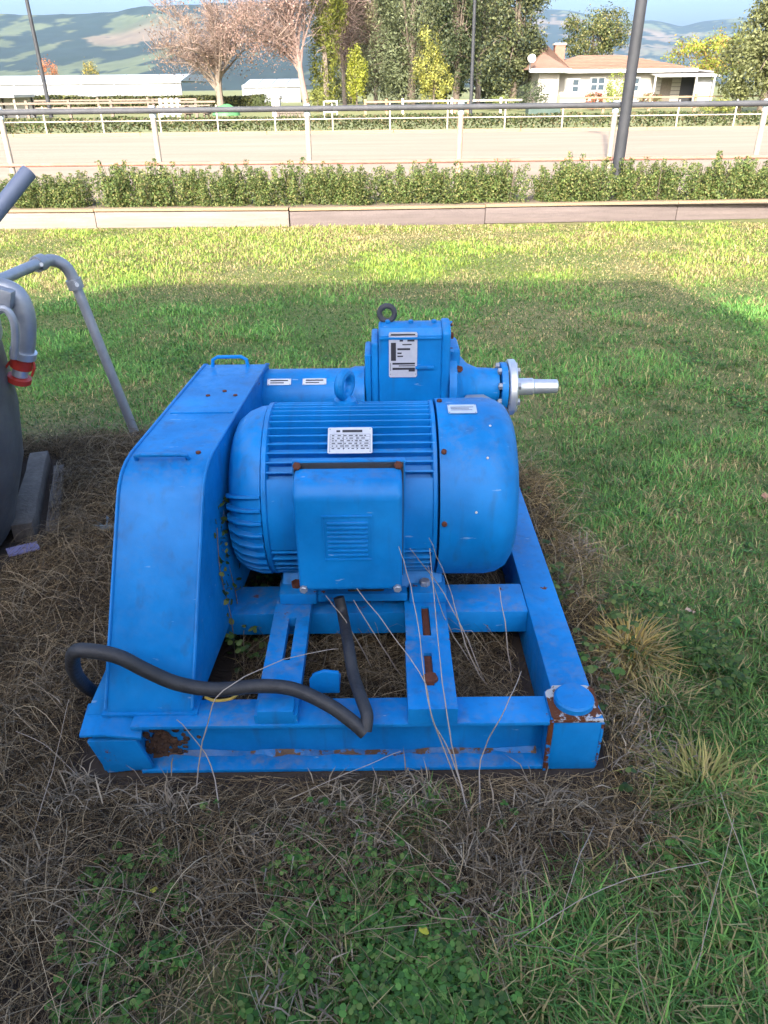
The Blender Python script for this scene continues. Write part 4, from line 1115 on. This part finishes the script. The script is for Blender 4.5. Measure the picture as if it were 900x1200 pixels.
# ------------------------------------------------------------------ rubber hose over the front beam
def smooth_path(pts, k=8):
    out = []
    n = len(pts); pts = [Vector(p) for p in pts]
    for i in range(n-1):
        p0, p1, p2, p3 = pts[max(i-1,0)], pts[i], pts[i+1], pts[min(i+2,n-1)]
        for j in range(k):
            t = j/k
            out.append(.5*((2*p1)+(p2-p0)*t+(2*p0-5*p1+4*p2-p3)*t*t+(3*p1-p0-3*p2+p3)*t**3))
    return out+[pts[-1]]
def pzz(u, v, z): return pz(u, v, z)
hp_ = [py(112,812,1.60), py(96,800,1.50), py(86,782,1.43), py(88,764,1.395), py(108,763,1.385), py(140,770,1.385), py(172,786,1.39), py(208,801,1.40), py(252,808,1.41), py(305,804,1.43), py(345,808,1.425), py(385,826,1.39), py(412,845,1.362), py(428,859,1.345)]
ho = thing('rubber_hose', 'thick black rubber hose draped over the front beam and belt guard', 'hose', (-.6, 1.42, .1))
MB().tube(smooth_path(hp_), .0182, 14).build('hose', 'rubber', ho, smooth=True)
c2 = [py(428,857,1.347), py(430,838,1.375), py(424,820,1.42), pzz(414,790,.235), pzz(408,755,.26), py(402,722,1.76), py(397,700,1.79)]
MB().tube(smooth_path(c2), .0165, 12).build('hose_tail', 'rubber', ho, smooth=True)
q = pzz(425,857,.185); MB().lathe([(0,.006),(.004,.006),(.005,.003),(.005,0)], q+Vector((0,-.006,.006)), (0,-.7,.7), 8).build('clip', 'galv', ho, smooth=True)
MB().tube(smooth_path([pzz(240,817,.205), pzz(252,821,.2), pzz(270,819,.205), pzz(280,812,.21)]), .004, 8).build('tie_cord', 'yellow', ho, smooth=True)

# ------------------------------------------------------------------ the machine at the left edge: grey tank on timbers with galvanised pipework
tk = thing('grey_tank', 'dark grey steel tank on old timbers with galvanised pipe bend and red coupling', 'tank', (-1.95, 2.35, 0))
tc_ = Vector((-1.985, 2.52, 0))
MB().lathe([(.02,.40),(.03,.455),(.06,.475),(.33,.572),(.54,.602),(.84,.60),(.865,.59),(.87,.55),(.885,.3),(.89,0)], tc_, (0,0,1), 64).build('shell', 'silver_tank', tk, smooth=True)
MB().lathe([(.815,.585),(.815,.612),(.866,.614),(.866,.585)], tc_, (0,0,1), 64).build('rim', 'galv', tk, smooth=True)
b0 = py(-40, 330, 2.72); b1 = py(-5, 336, 2.7); b2 = py(18, 345, 2.7); b3 = py(29, 368, 2.7); b4 = py(30, 398, 2.7); b5 = py(27, 416, 2.7)
bend = MB(); bend.tube(smooth_path([b0, b1, b2, b3, b4, b5], 6), .036, 18); bn = bend.build('pipe_bend', 'galv', tk, smooth=True)
MB().tube([b0, tc_+Vector((.2,.0,.76))], .036, 14).build('pipe', 'galv', tk, smooth=True)
dn = (b5-b4).normalized()
MB().lathe([(-.02,.04),(-.02,.047),(.006,.047),(.006,.04)], b5, dn, 20).build('ferrule', 'steel', tk, smooth=True)
cpn = MB().lathe([(.004,.030),(.01,.038),(.05,.040),(.055,.030)], b5, dn, 20).build('coupling', 'red', tk, smooth=True)
MB().lathe([(.055,.026),(.06,.028),(.085,.028),(.088,.02)], b5, dn, 20).build('collar', 'steel', cpn, smooth=True)
MB().lathe([(.088,.03),(.09,.043),(.108,.045),(.112,.04),(.112,0)], b5, dn, 20).build('cap', 'red', cpn, smooth=True)
for s in (-1, 1): MB().tube([b5+dn*.02+Vector((s*.04,0,0)), b5+dn*.05+Vector((s*.055,-.01,0)), b5+dn*.085+Vector((s*.05,-.01,0))], .005, 6).build('cam_lever', 'red', cpn, smooth=True)
s = MB(); s.tube(smooth_path([py(-14,372,2.62), py(4,362,2.62), py(15,374,2.62), py(18,395,2.62), py(16,420,2.62)], 6), .014, 10); s.build('vent_pipe', 'galv', tk, smooth=True)
MB().obox(py(-6,345,2.66), py(16,352,2.66), .05, .07).build('valve_body', 'galv', tk, bevel=.012)
e0_ = py(34,201,3.0); e1_ = py(-34,286,2.80)
MB().tube([e0_, e0_.lerp(e1_,.5), e1_, tc_+Vector((.1,.1,.76))], .028, 18).build('jib_tube', 'greytube', tk, smooth=True)
# galvanised handrail
hr = thing('handrail', 'galvanised pipe handrail with clamp elbow leaning down to the grass', 'handrail', (-1.28, 3.58, 0))
top = [py(160,512,3.58), py(92,342,3.58), py(82,319,3.57), py(70,308,3.55), py(55,304,3.52), py(40,310,3.42), pz(0,328,.93), pz(-120,378,.93)]
MB().tube([py(164,519,3.58)-Vector((0,0,.03)), py(90,337,3.58)], .0235, 16).build('leg', 'galv', hr, smooth=True)
MB().tube(smooth_path([py(90,337,3.58), py(83,321,3.575), py(74,310,3.56), py(60,305,3.53), py(47,308,3.47)], 5), .027, 16).build('elbow', 'galv', hr, smooth=True)
MB().tube([py(49,307,3.48), pz(0,328,.93), pz(-150,392,.93)], .0235, 16).build('rail', 'galv', hr, smooth=True)
q3 = pz(-150,392,.93)
MB().tube([q3+Vector((0,0,.02)), Vector((q3.x,q3.y,-.02))], .0235, 14).build('leg', 'galv', hr, smooth=True)
for a, b in ((py(90,338,3.58), py(85,326,3.577)), (py(50,306.5,3.485), py(42,310,3.44))):
    MB().lathe([(0,.027),(0,.036),(.045,.036),(.045,.027)], a, b-a, 18).build('clamp_collar', 'galv', hr, smooth=True)
    MB().lathe([(0,.009),(.02,.009),(.02,0)], (a+b)/2+Vector((.02,-.028,.0)), (.4,-.9,.1), 8).build('grub_screw', 'steel', hr, smooth=True)
# old timbers under and beside the tank
def timber(a, b, w, h, label, m='wood_old'):
    o = MB()
    a = Vector(a); b = Vector(b); n = 7; d = (b-a).normalized(); x = d.cross(Vector((0,0,1))).normalized()
    vs = []
    for i in range(n+1):
        p = a.lerp(b, i/n); jw = w*random.uniform(.9, 1.05); jh = h*random.uniform(.9, 1.05)
        for sx, sz in ((-1,0),(1,0),(1,1),(-1,1)): vs.append(p+x*(jw/2*sx)+Vector((0,0,jh*sz)))
    fs = [(3,2,1,0),(4*n,4*n+1,4*n+2,4*n+3)]
    for i in range(n):
        for k in range(4): fs.append((4*i+k,4*i+(k+1)%4,4*i+4+(k+1)%4,4*i+4+k))
    o.add(vs, fs)
    return o.build('old_timber', m, None, bevel=.006, label=label, cat='timber')
timber((-1.475,2.60,-.01), (-1.69,3.32,-.01), .085, .085, 'weathered timber bearer lying along the side of the grey tank')
timber((-2.45,2.25,-.01), (-1.62,2.25,-.01), .14, .115, 'weathered timber bearer crossing under the grey tank')
timber((-1.37,2.62,.0), (-1.56,3.22,.012), .05, .03, 'narrow split board lying against the timber bearer', 'wood_old')
timber((-1.50,2.36,.0), (-1.72,2.05,.02), .07, .05, 'splintered timber offcut in the dead grass by the tank')
timber((-1.36,2.0,.0), (-1.66,1.93,.02), .06, .03, 'short grey board lying in the dead grass', 'wood_old')
mb = MB().prism([(-1.47,2.44,.055),(-1.375,2.50,.05),(-1.345,2.455,.045),(-1.44,2.395,.05)], (0,0,.006))
mb.build('plastic_scrap', mat('lilac_plastic', (.20,.19,.34), .5), None, label='small lilac plastic scrap beside the timber offcut', cat='scrap')
mb = MB()
for k in range(5):
    a = k*1.3; mb.prism([(-1.17+.05*math.cos(a),2.67+.04*math.sin(a),.03+.004*k),(-1.13+.06*math.cos(a+1),2.68+.05*math.sin(a+1),.045),(-1.11+.04*math.cos(a+2),2.65+.04*math.sin(a+2),.035),(-1.15,2.62,.03)], (0,0,.003))
mb.build('crumpled_wrapper', mat('teal_plastic', (.10,.17,.22), .4, 0, (.22,.27,.29), 30), None, label='crumpled teal plastic wrapper in the dead stalks', cat='litter')

# ------------------------------------------------------------------ grass, dead stalks, weeds
def inside_view(x, y, m=1.3): return abs(x) < .60*y+m
def scatter(y0, y1, dens, ext=1.2):
    A = (y1-y0)*2*(.60*y1+ext); n = int(A*dens)
    x = rng.uniform(-(.60*y1+ext), .60*y1+ext, n); y = rng.uniform(y0, y1, n)
    k = abs(x) < .60*y+ext
    return x[k], y[k]
def under_steel(x, y):       # keep blades out of the beams and timbers
    r = (x > .42) & (x < .58) & (y > 1.38) & (y < 2.96)
    l = (x > -.82) & (x < -.48) & (y > 1.38) & (y < 2.96)
    f = (x > -.82) & (x < .58) & (y > 1.375) & (y < 1.49)
    t = ((x+1.97)**2+(y-2.52)**2 < .52**2) | ((abs(x+1.475+.2986*(y-2.6)) < .085) & (y > 2.56) & (y < 3.36))
    return r | l | f | t
GX = []
for (y0, y1, dn_, ln, wd) in ((.45,1.3,15000,.050,.0034),(1.3,2.2,14500,.046,.0034),(2.2,3.6,12000,.040,.0036),(3.6,5.4,8500,.036,.0044),(5.4,7.6,5400,.036,.0058),(7.6,10.46,3600,.036,.0078)):
    x, y = scatter(y0, y1, dn_, .7)
    d = dryness(x, y)
    keep = (rng.uniform(0, 1, len(x)) > d*.97+.10*fbm(x, y, .25, 44)) & ~under_steel(x, y)
    x, y, d = x[keep], y[keep], d[keep]
    n = len(x)
    patch = fbm(x, y, .7, 12); big = fbm(x, y, 2.4, 31)
    lush = sstep(.35, .65, patch)
    L = ln*rng.uniform(.5, 1.4, n)*(.6+1.0*lush)
    if y0 < 1.4: L *= 1+.55*sstep(1.25, .9, y)
    col = np.where(rng.uniform(0, 1, (n, 1)) < .5, np.array([[.085,.215,.050]]), np.array([[.145,.285,.060]]))
    col = col*(1+np.array([[.75,.12,-.1]])*sstep(6.4, 7.6, y)[:, None])  # sunlit yellow put into the blade colour beyond the house's shade
    col = col*(.62+.75*lush[:, None])
    yel = (sstep(.45, .70, big)*.35+.06+.50*sstep(6.0, 7.6, y)*sstep(.25, .6, fbm(x, y, 1.1, 77))+.2*sstep(7.5, 6.9, y)*sstep(6.3,6.9,y))[:, None]
    bare = sstep(.60, .70, fbm(x, y, .42, 53))[:, None]
    isd = rng.uniform(0, 1, (n, 1)) < yel*.75+d[:, None]*.6+bare*.3
    col = np.where(isd, np.array([[.42,.345,.16]])*rng.uniform(.55, 1.2, (n, 1)), col)
    col *= rng.uniform(.65, 1.35, (n, 1))
    GX.append((np.stack([x, y, gz(x, y)-.002], 1), L, wd*rng.uniform(.7, 1.3, n), col))
P = np.concatenate([g[0] for g in GX]); L = np.concatenate([g[1] for g in GX]); Wd = np.concatenate([g[2] for g in GX]); Cc = np.concatenate([g[3] for g in GX])
n = len(P)
link('lawn_grass', blades('lawn_grass', P, rng.uniform(0, 2*PI, n), rng.uniform(.15, 1.15, n), L, Wd, Cc, .65), 'grass', kind='stuff', label='short green and straw mottled lawn grass around the machine')
print('blades', n)
# longer tufts in the unmown edge
tx, tyy, tn = [], [], 520
cxs = rng.uniform(-.3, 1.6, tn); cys = rng.uniform(.5, 1.9, tn)
ok = (dryness(cxs, cys) < .75) & ((cys < 1.3) | (cxs > .75)) & (abs(cxs) < .62*cys+.5)
cxs, cys = cxs[ok], cys[ok]
m = 34
x = np.repeat(cxs, m)+rng.normal(0, .022, len(cxs)*m); y = np.repeat(cys, m)+rng.normal(0, .022, len(cxs)*m)
tone = np.repeat(rng.uniform(.6, 1.25, len(cxs)), m)[:, None]
k = ~under_steel(x, y); x, y, tone = x[k], y[k], tone[k]; n = len(x)
col = np.where(rng.uniform(0, 1, (n, 1)) < .18, np.array([[.34,.29,.13]]), np.where(rng.uniform(0, 1, (n, 1)) < .5, np.array([[.075,.17,.035]]), np.array([[.12,.23,.05]])))*tone
link('tall_grass', blades('tall_grass', np.stack([x, y, gz(x, y)], 1), rng.uniform(0, 2*PI, n), rng.uniform(.1, .9, n), rng.uniform(.05, .12, n), rng.uniform(.003, .0048, n), col, .8), 'grass', kind='stuff', label='longer green grass tufts growing in front of the skid')

# scattered coarse tufts out on the lawn
cxs = rng.uniform(.7, 4.2, 900); cys = rng.uniform(1.6, 6.6, 900)
ok = (abs(cxs) < .62*cys+.3) & (fbm(cxs, cys, .8, 66) > .47) & (dryness(cxs, cys) < .4); cxs, cys = cxs[ok], cys[ok]
cxs = np.concatenate([cxs, rng.uniform(-3.4, -.9, 90)]); cys = np.concatenate([cys, rng.uniform(3.7, 6.6, 90)])
m = 26
x = np.repeat(cxs, m)+rng.normal(0, .028, len(cxs)*m); y = np.repeat(cys, m)+rng.normal(0, .028, len(cxs)*m); n = len(x)
tone = np.repeat(rng.uniform(.6, 1.3, len(cxs)), m)[:, None]
col = np.where(rng.uniform(0, 1, (n, 1)) < .15, np.array([[.38,.32,.15]]), np.where(rng.uniform(0, 1, (n, 1)) < .5, np.array([[.075,.185,.045]]), np.array([[.12,.245,.055]])))*tone
link('coarse_grass', blades('coarse_grass', np.stack([x, y, gz(x, y)], 1), rng.uniform(0, 2*PI, n), rng.uniform(.1, 1.0, n), rng.uniform(.035, .085, n), rng.uniform(.003, .005, n), col, .8), 'grass', kind='stuff', label='scattered coarse darker tufts in the shaded lawn')

# matted dead stalks
def stalks(x, y, L, w, z0, rise, col, name, label, k=5):
    n = len(x)
    az = rng.uniform(0, 2*PI, n); bend = rng.normal(0, .9, n)
    t = np.linspace(0, 1, k)[None, :]
    a = az[:, None]+bend[:, None]*t
    dx_ = np.cumsum(np.cos(a)*L[:, None]/k, 1); dy_ = np.cumsum(np.sin(a)*L[:, None]/k, 1)
    X = x[:, None]+dx_; Y = y[:, None]+dy_
    Zp = z0[:, None]+rise[:, None]*np.sin(t*PI*rng.uniform(.5, 1.1, n)[:, None])+rng.normal(0, .004, (n, k))
    near = (X > -.85) & (X < .62) & (Y > 1.24) & (Y < 1.40)
    Zp = np.where(near, np.minimum(Zp, .012), Zp)
    Zp = np.maximum(Zp, gz(X, Y)+.001)
    # stalks that would stab into the steel are cut
    inn = under_steel(X, Y) & (Zp < .2)
    keep = ~inn.any(1)
    pa = np.stack([X, Y, Zp], 2)[keep]
    return link(name, ribbons(name, pa, w[keep], col[keep]), 'straw', kind='stuff', label=label)
def dry_points(n, lo=.3):
    x = rng.uniform(-2.4, 1.25, n*3); y = rng.uniform(.5, 3.6, n*3)
    k = (rng.uniform(lo, 1, n*3) < dryness(x, y)) & (abs(x) < .62*y+.6)
    return x[k], y[k]
STR = [(.160,.112,.060),(.22,.16,.088),(.095,.066,.038),(.30,.23,.135),(.05,.037,.024)]
x, y = dry_points(56000); n = len(x)
stalks(x, y, rng.uniform(.04, .19, n), rng.uniform(.0011, .0026, n), gz(x, y)+rng.uniform(0, .045, n), rng.uniform(0, .05, n), pick(STR, n, .3)*(.5+.95*fbm(x, y, .3, 91)[:, None])*(1+np.array([[.55,.5,.15]])*sstep(.5, .7, x)[:, None]), 'dead_grass', 'matted grey-brown dead grass stalks around and under the skid')
x, y = dry_points(3000, .5); n = len(x)
stalks(x, y, rng.uniform(.15, .42, n), rng.uniform(.0013, .0025, n), gz(x, y)+rng.uniform(.0, .04, n), rng.uniform(.03, .13, n), pick([(.28,.22,.145),(.19,.15,.095),(.34,.275,.18)], n, .2), 'dead_stalks', 'long pale dead stalks lying over the matted growth', 7)
# curled pale leaf tufts in the dead growth
cen = [(pz(u, v)) for u, v in ((440,1000),(400,960),(330,1000),(600,1040),(560,1080),(250,1050),(720,990),(190,960),(90,930),(640,960),(120,1080),(350,1160),(560,1000),(480,940),(60,820),(50,1040),(680,650),(700,800),(740,850),(660,700),(760,900),(90,560),(100,620))]
x = []; y = []
for c in cen:
    x.append(rng.normal(c.x, .045, 130)); y.append(rng.normal(c.y, .045, 130))
x = np.concatenate(x); y = np.concatenate(y); k = ~under_steel(x, y); x, y = x[k], y[k]; n = len(x)
link('dry_tufts', blades('dry_tufts', np.stack([x, y, gz(x, y)+rng.uniform(0, .03, n)], 1), rng.uniform(0, 2*PI, n), rng.uniform(.3, 1.3, n), rng.uniform(.04, .11, n), rng.uniform(.002, .0045, n), pick([(.26,.21,.15),(.20,.16,.11),(.32,.265,.19)], n, .2), .9), 'straw', kind='stuff', label='curled pale dead grass tufts in front of the skid')
# the golden tuft at the corner of the skid
def tuft(u, v, n, r, l0, l1, cols, label, name='grass_tuft'):
    c = pz(u, v); x = rng.normal(c.x, r, n); y = rng.normal(c.y, r, n)
    az = np.arctan2(y-c.y, x-c.x)+rng.normal(0, .6, n)
    me = blades(name, np.stack([x-c.x, y-c.y, gz(x, y)], 1), az, rng.uniform(.15, 1.0, n), rng.uniform(l0, l1, n), rng.uniform(.003, .0055, n), pick(cols, n, .2), .8)
    o = link(name, me, 'straw', label=label, cat='grass tuft'); o.location = (c.x, c.y, 0); return o
tuft(738, 775, 420, .035, .07, .19, [(.50,.36,.10),(.42,.30,.10),(.34,.27,.12)], 'golden dry grass tuft beside the scraped skid corner')
tuft(770, 830, 260, .045, .05, .13, [(.36,.28,.12),(.28,.22,.11),(.2,.2,.08)], 'faded straw tuft in the lawn edge next to the golden tuft')
tuft(640, 690, 240, .05, .05, .12, [(.30,.27,.10),(.36,.30,.14),(.2,.2,.07)], 'yellowish tuft against the middle of the skid side beam')
tuft(820, 930, 300, .05, .07, .16, [(.27,.26,.08),(.20,.22,.06),(.34,.28,.10)], 'olive yellow tuft in the long grass past the skid corner')

# broad-leaved weeds: rosettes of three-lobed leaves
def weeds(n, fx, name, label, cols, s0, s1, zmax):
    x, y = fx(n); n = len(x)
    k = 3
    px, pyv = np.repeat(x, k), np.repeat(y, k)
    h = np.repeat(rng.uniform(.01, zmax, n), k)
    a = np.tile(np.arange(k)*2*PI/3, n)+np.repeat(rng.uniform(0, 2*PI, n), k)
    sz = np.repeat(rng.uniform(s0, s1, n), k)
    P = np.stack([px+np.cos(a)*sz*.42, pyv+np.sin(a)*sz*.42, gz(px, pyv)+h], 1)
    N = np.stack([np.cos(a)*.35, np.sin(a)*.35, np.ones(n*k)], 1)+rng.normal(0, .25, (n*k, 3)); N /= np.linalg.norm(N, axis=1)[:, None]
    tone = np.repeat(rng.uniform(.6, 1.3, n), k)[:, None]
    return link(name, leaves(name, P, N, sz, pick(cols, n*k, .12)*tone, .85, 7), 'leaf', kind='stuff', label=label)
def zone_front(n):
    x = rng.uniform(-.7, 1.2, n*4); y = rng.uniform(.45, 1.33, n*4)
    w_ = sstep(.47, .60, fbm(x, y, .22, 19))*(1-dryness(x, y)*.55)*sstep(1.30, .9, y)
    w_ = np.maximum(w_, .8*sstep(.75, .62, y)*(x > -.42)*sstep(.4, .55, fbm(x, y, .2, 23)))
    k = (rng.uniform(0, 1, n*4) < w_) & (abs(x) < .62*y+.5); return x[k][:n], y[k][:n]
weeds(9000, zone_front, 'clover_weeds', 'green clover and broad-leaved weeds growing in front of the skid', [(.08,.20,.035),(.11,.25,.05),(.06,.15,.035),(.16,.25,.06)], .008, .018, .06)
def zone_under(n):
    x = rng.uniform(-.6, 1.1, n*4); y = rng.uniform(1.25, 2.9, n*4)
    a = (x > -.50) & (x < -.34) & (y > 1.75) & (y < 2.5)
    b = (x > .58) & (fbm(x, y, .25, 29) > .58)
    k = a | b; k &= ~under_steel(x, y); return x[k][:n], y[k][:n]
weeds(1300, zone_under, 'side_weeds', 'small green weeds creeping up between guard and motor', [(.075,.15,.03),(.14,.19,.05),(.06,.11,.03)], .010, .022, .16)
def zone_lawn(n):
    x = rng.uniform(-3.2, 4.6, n*3); y = rng.uniform(1.2, 7.2, n*3)
    k = (fbm(x, y, .30, 37) > .60+.05*y/5) & (y < 5.2) & (dryness(x, y) < .2) & (abs(x) < .62*y+.4); return x[k][:n], y[k][:n]
weeds(14000, zone_lawn, 'lawn_weeds', 'patches of dark green clover spread through the shaded lawn', [(.075,.19,.045),(.11,.23,.05),(.06,.155,.04)], .010, .020, .03)
# nettle-like climbing weed in the gap by the guard
x = rng.normal(-.475, .010, 150); y = rng.uniform(1.78, 2.12, 150); z = rng.uniform(.02, 1, 150)**.7*.56
cwd = thing('climbing_weed', 'climbing weed with yellow-green leaves squeezed between guard and motor', 'weed', (-.47, 1.9, 0))
link('foliage', leaves('foliage', np.stack([x, y, z], 1), rand_unit(150), rng.uniform(.012, .03, 150), pick([(.07,.12,.025),(.16,.18,.05),(.04,.07,.02)], 150, .2), .75, 6), 'leaf', cwd, kind='stuff')
for k in range(3):
    y0_ = 1.80+k*.10
    MB().tube(smooth_path([(-.475,y0_,-.02),(-.47,y0_+.01,.2),(-.478,y0_-.01,.38),(-.474,y0_+.01,.52)], 4), .0014, 5).build('stem', 'bark', cwd, smooth=True)

# tall dead stems leaning across the skid
SM = [[(592,1045,.0,0),(548,945,1.30,1),(520,880,1.345,1),(503,820,1.37,1),(482,700,1.60,1),(468,640,1.66,1)],
      [(585,1030,.0,0),(545,930,1.31,1),(525,850,1.35,1),(512,760,1.50,1),(500,640,1.66,1)],
      [(560,1000,.0,0),(530,900,1.33,1),(508,840,1.36,1),(492,790,1.42,1),(420,690,1.60,1)],
      [(236,985,.0,0),(231,930,1.33,1),(240,860,1.36,1),(262,812,1.375,1),(330,770,1.5,1),(400,757,1.6,1)],
      [(570,805,.0,0),(545,750,1.78,1),(515,690,1.80,1),(480,640,1.68,1)],
      [(578,815,.0,0),(550,770,1.72,1),(530,700,1.80,1),(505,630,1.75,1)],
      [(600,800,.0,0),(590,740,1.75,1),(585,690,1.82,1)],
      [(560,790,.0,0),(525,735,1.78,1),(500,660,1.70,1)],
      [(260,985,.0,0),(246,900,1.345,1),(205,845,1.375,1)],
      [(565,965,.0,0),(560,890,1.36,1),(590,830,1.37,1),(612,790,1.5,1)],
      [(440,790,.0,0),(410,740,1.7,1),(385,700,1.70,1)],
      [(475,800,.0,0),(440,745,1.70,1),(420,705,1.71,1)],
      [(640,1150,.0,0),(600,1060,1.02,1),(560,990,1.12,1)],
      [(700,960,.0,0),(680,1010,.98,1),(655,1075,.92,1)],
      [(800,1190,.0,0),(830,1080,.90,1),(860,960,1.0,1)],
      [(580,1120,.0,0),(700,1040,.95,1),(830,1010,1.02,1)],
      [(900,1095,.0,0),(870,1000,1.03,1),(845,930,1.12,1)],
      [(330,940,.0,0),(400,905,1.30,1),(470,880,1.355,1)],
      [(705,905,.0,0),(740,885,1.40,1),(790,880,1.42,1)],
      [(30,1010,.0,0),(60,900,1.3,1),(88,820,1.36,1)],
      [(110,930,.0,0),(60,880,1.42,1),(20,860,1.46,1)]]
for i, st in enumerate(SM):
    pts = [pz(u, v, 0) if not f else py(u, v, a) for u, v, a, f in st]
    pts = [q if k in (0,) else q+Vector((random.gauss(0,.006), random.gauss(0,.003), random.gauss(0,.006))) for k, q in enumerate(pts)]
    pth = [q+Vector((random.gauss(0,.0012), 0, random.gauss(0,.0012))) for q in smooth_path(pts, 5)]; th_ = .0022 if i < 12 else .0012
    MB().tube(pth, [max(th_*(1-.6*j/len(pth)), .0008) for j in range(len(pth))], 5).build('dead_stem', mat('stem_%d' % i, *random.choice([((.40,.34,.27),), ((.34,.29,.24),), ((.46,.40,.30),)]), .8) if i < 3 else bpy.data.materials['stem_%d' % (i % 3)], None, smooth=True,
        label='thin pale dead stem leaning over the skid and its dead growth', cat='dead stem', group='dead stems leaning across the skid')
# fallen leaves
def fallen(u, v, s, c, label, z=.03):
    p = pz(u, v, z); mb = MB(); n = 9; vs = [(0,0,.004)]
    for k in range(n):
        a = 2*PI*k/n; rr = s*(.5 if k else .7)*random.uniform(.85, 1.1)
        vs.append((rr*math.cos(a), rr*.75*math.sin(a), random.uniform(-.15, .35)*s))
    mb.add(vs, [(0,k+1,(k+1) % n+1) for k in range(n)])
    o = mb.build('fallen_leaf', mat('leaf_%d_%d' % (u, v), c, .7), None, smooth=True, label=label, cat='leaf'); o.location = p; o.rotation_euler = (.2, .1, u*.7)
fallen(808, 716, .034, (.36,.26,.19), 'pale brown fallen leaf on the lawn level with the golden tuft')
fallen(879, 909, .040, (.22,.10,.07), 'reddish brown fallen leaf in the grass past the skid corner')
fallen(887, 955, .036, (.16,.07,.05), 'dark curled fallen leaf near the reddish brown one', .02)
fallen(497, 1092, .024, (.45,.42,.03), 'small yellow fallen leaf among the clover weeds', .06)
fallen(180, 1043, .016, (.42,.40,.05), 'tiny yellow fallen leaf in the matted dead grass', .05)
fallen(897, 582, .045, (.30,.16,.10), 'brown fallen leaf out on the open shaded lawn', .03)
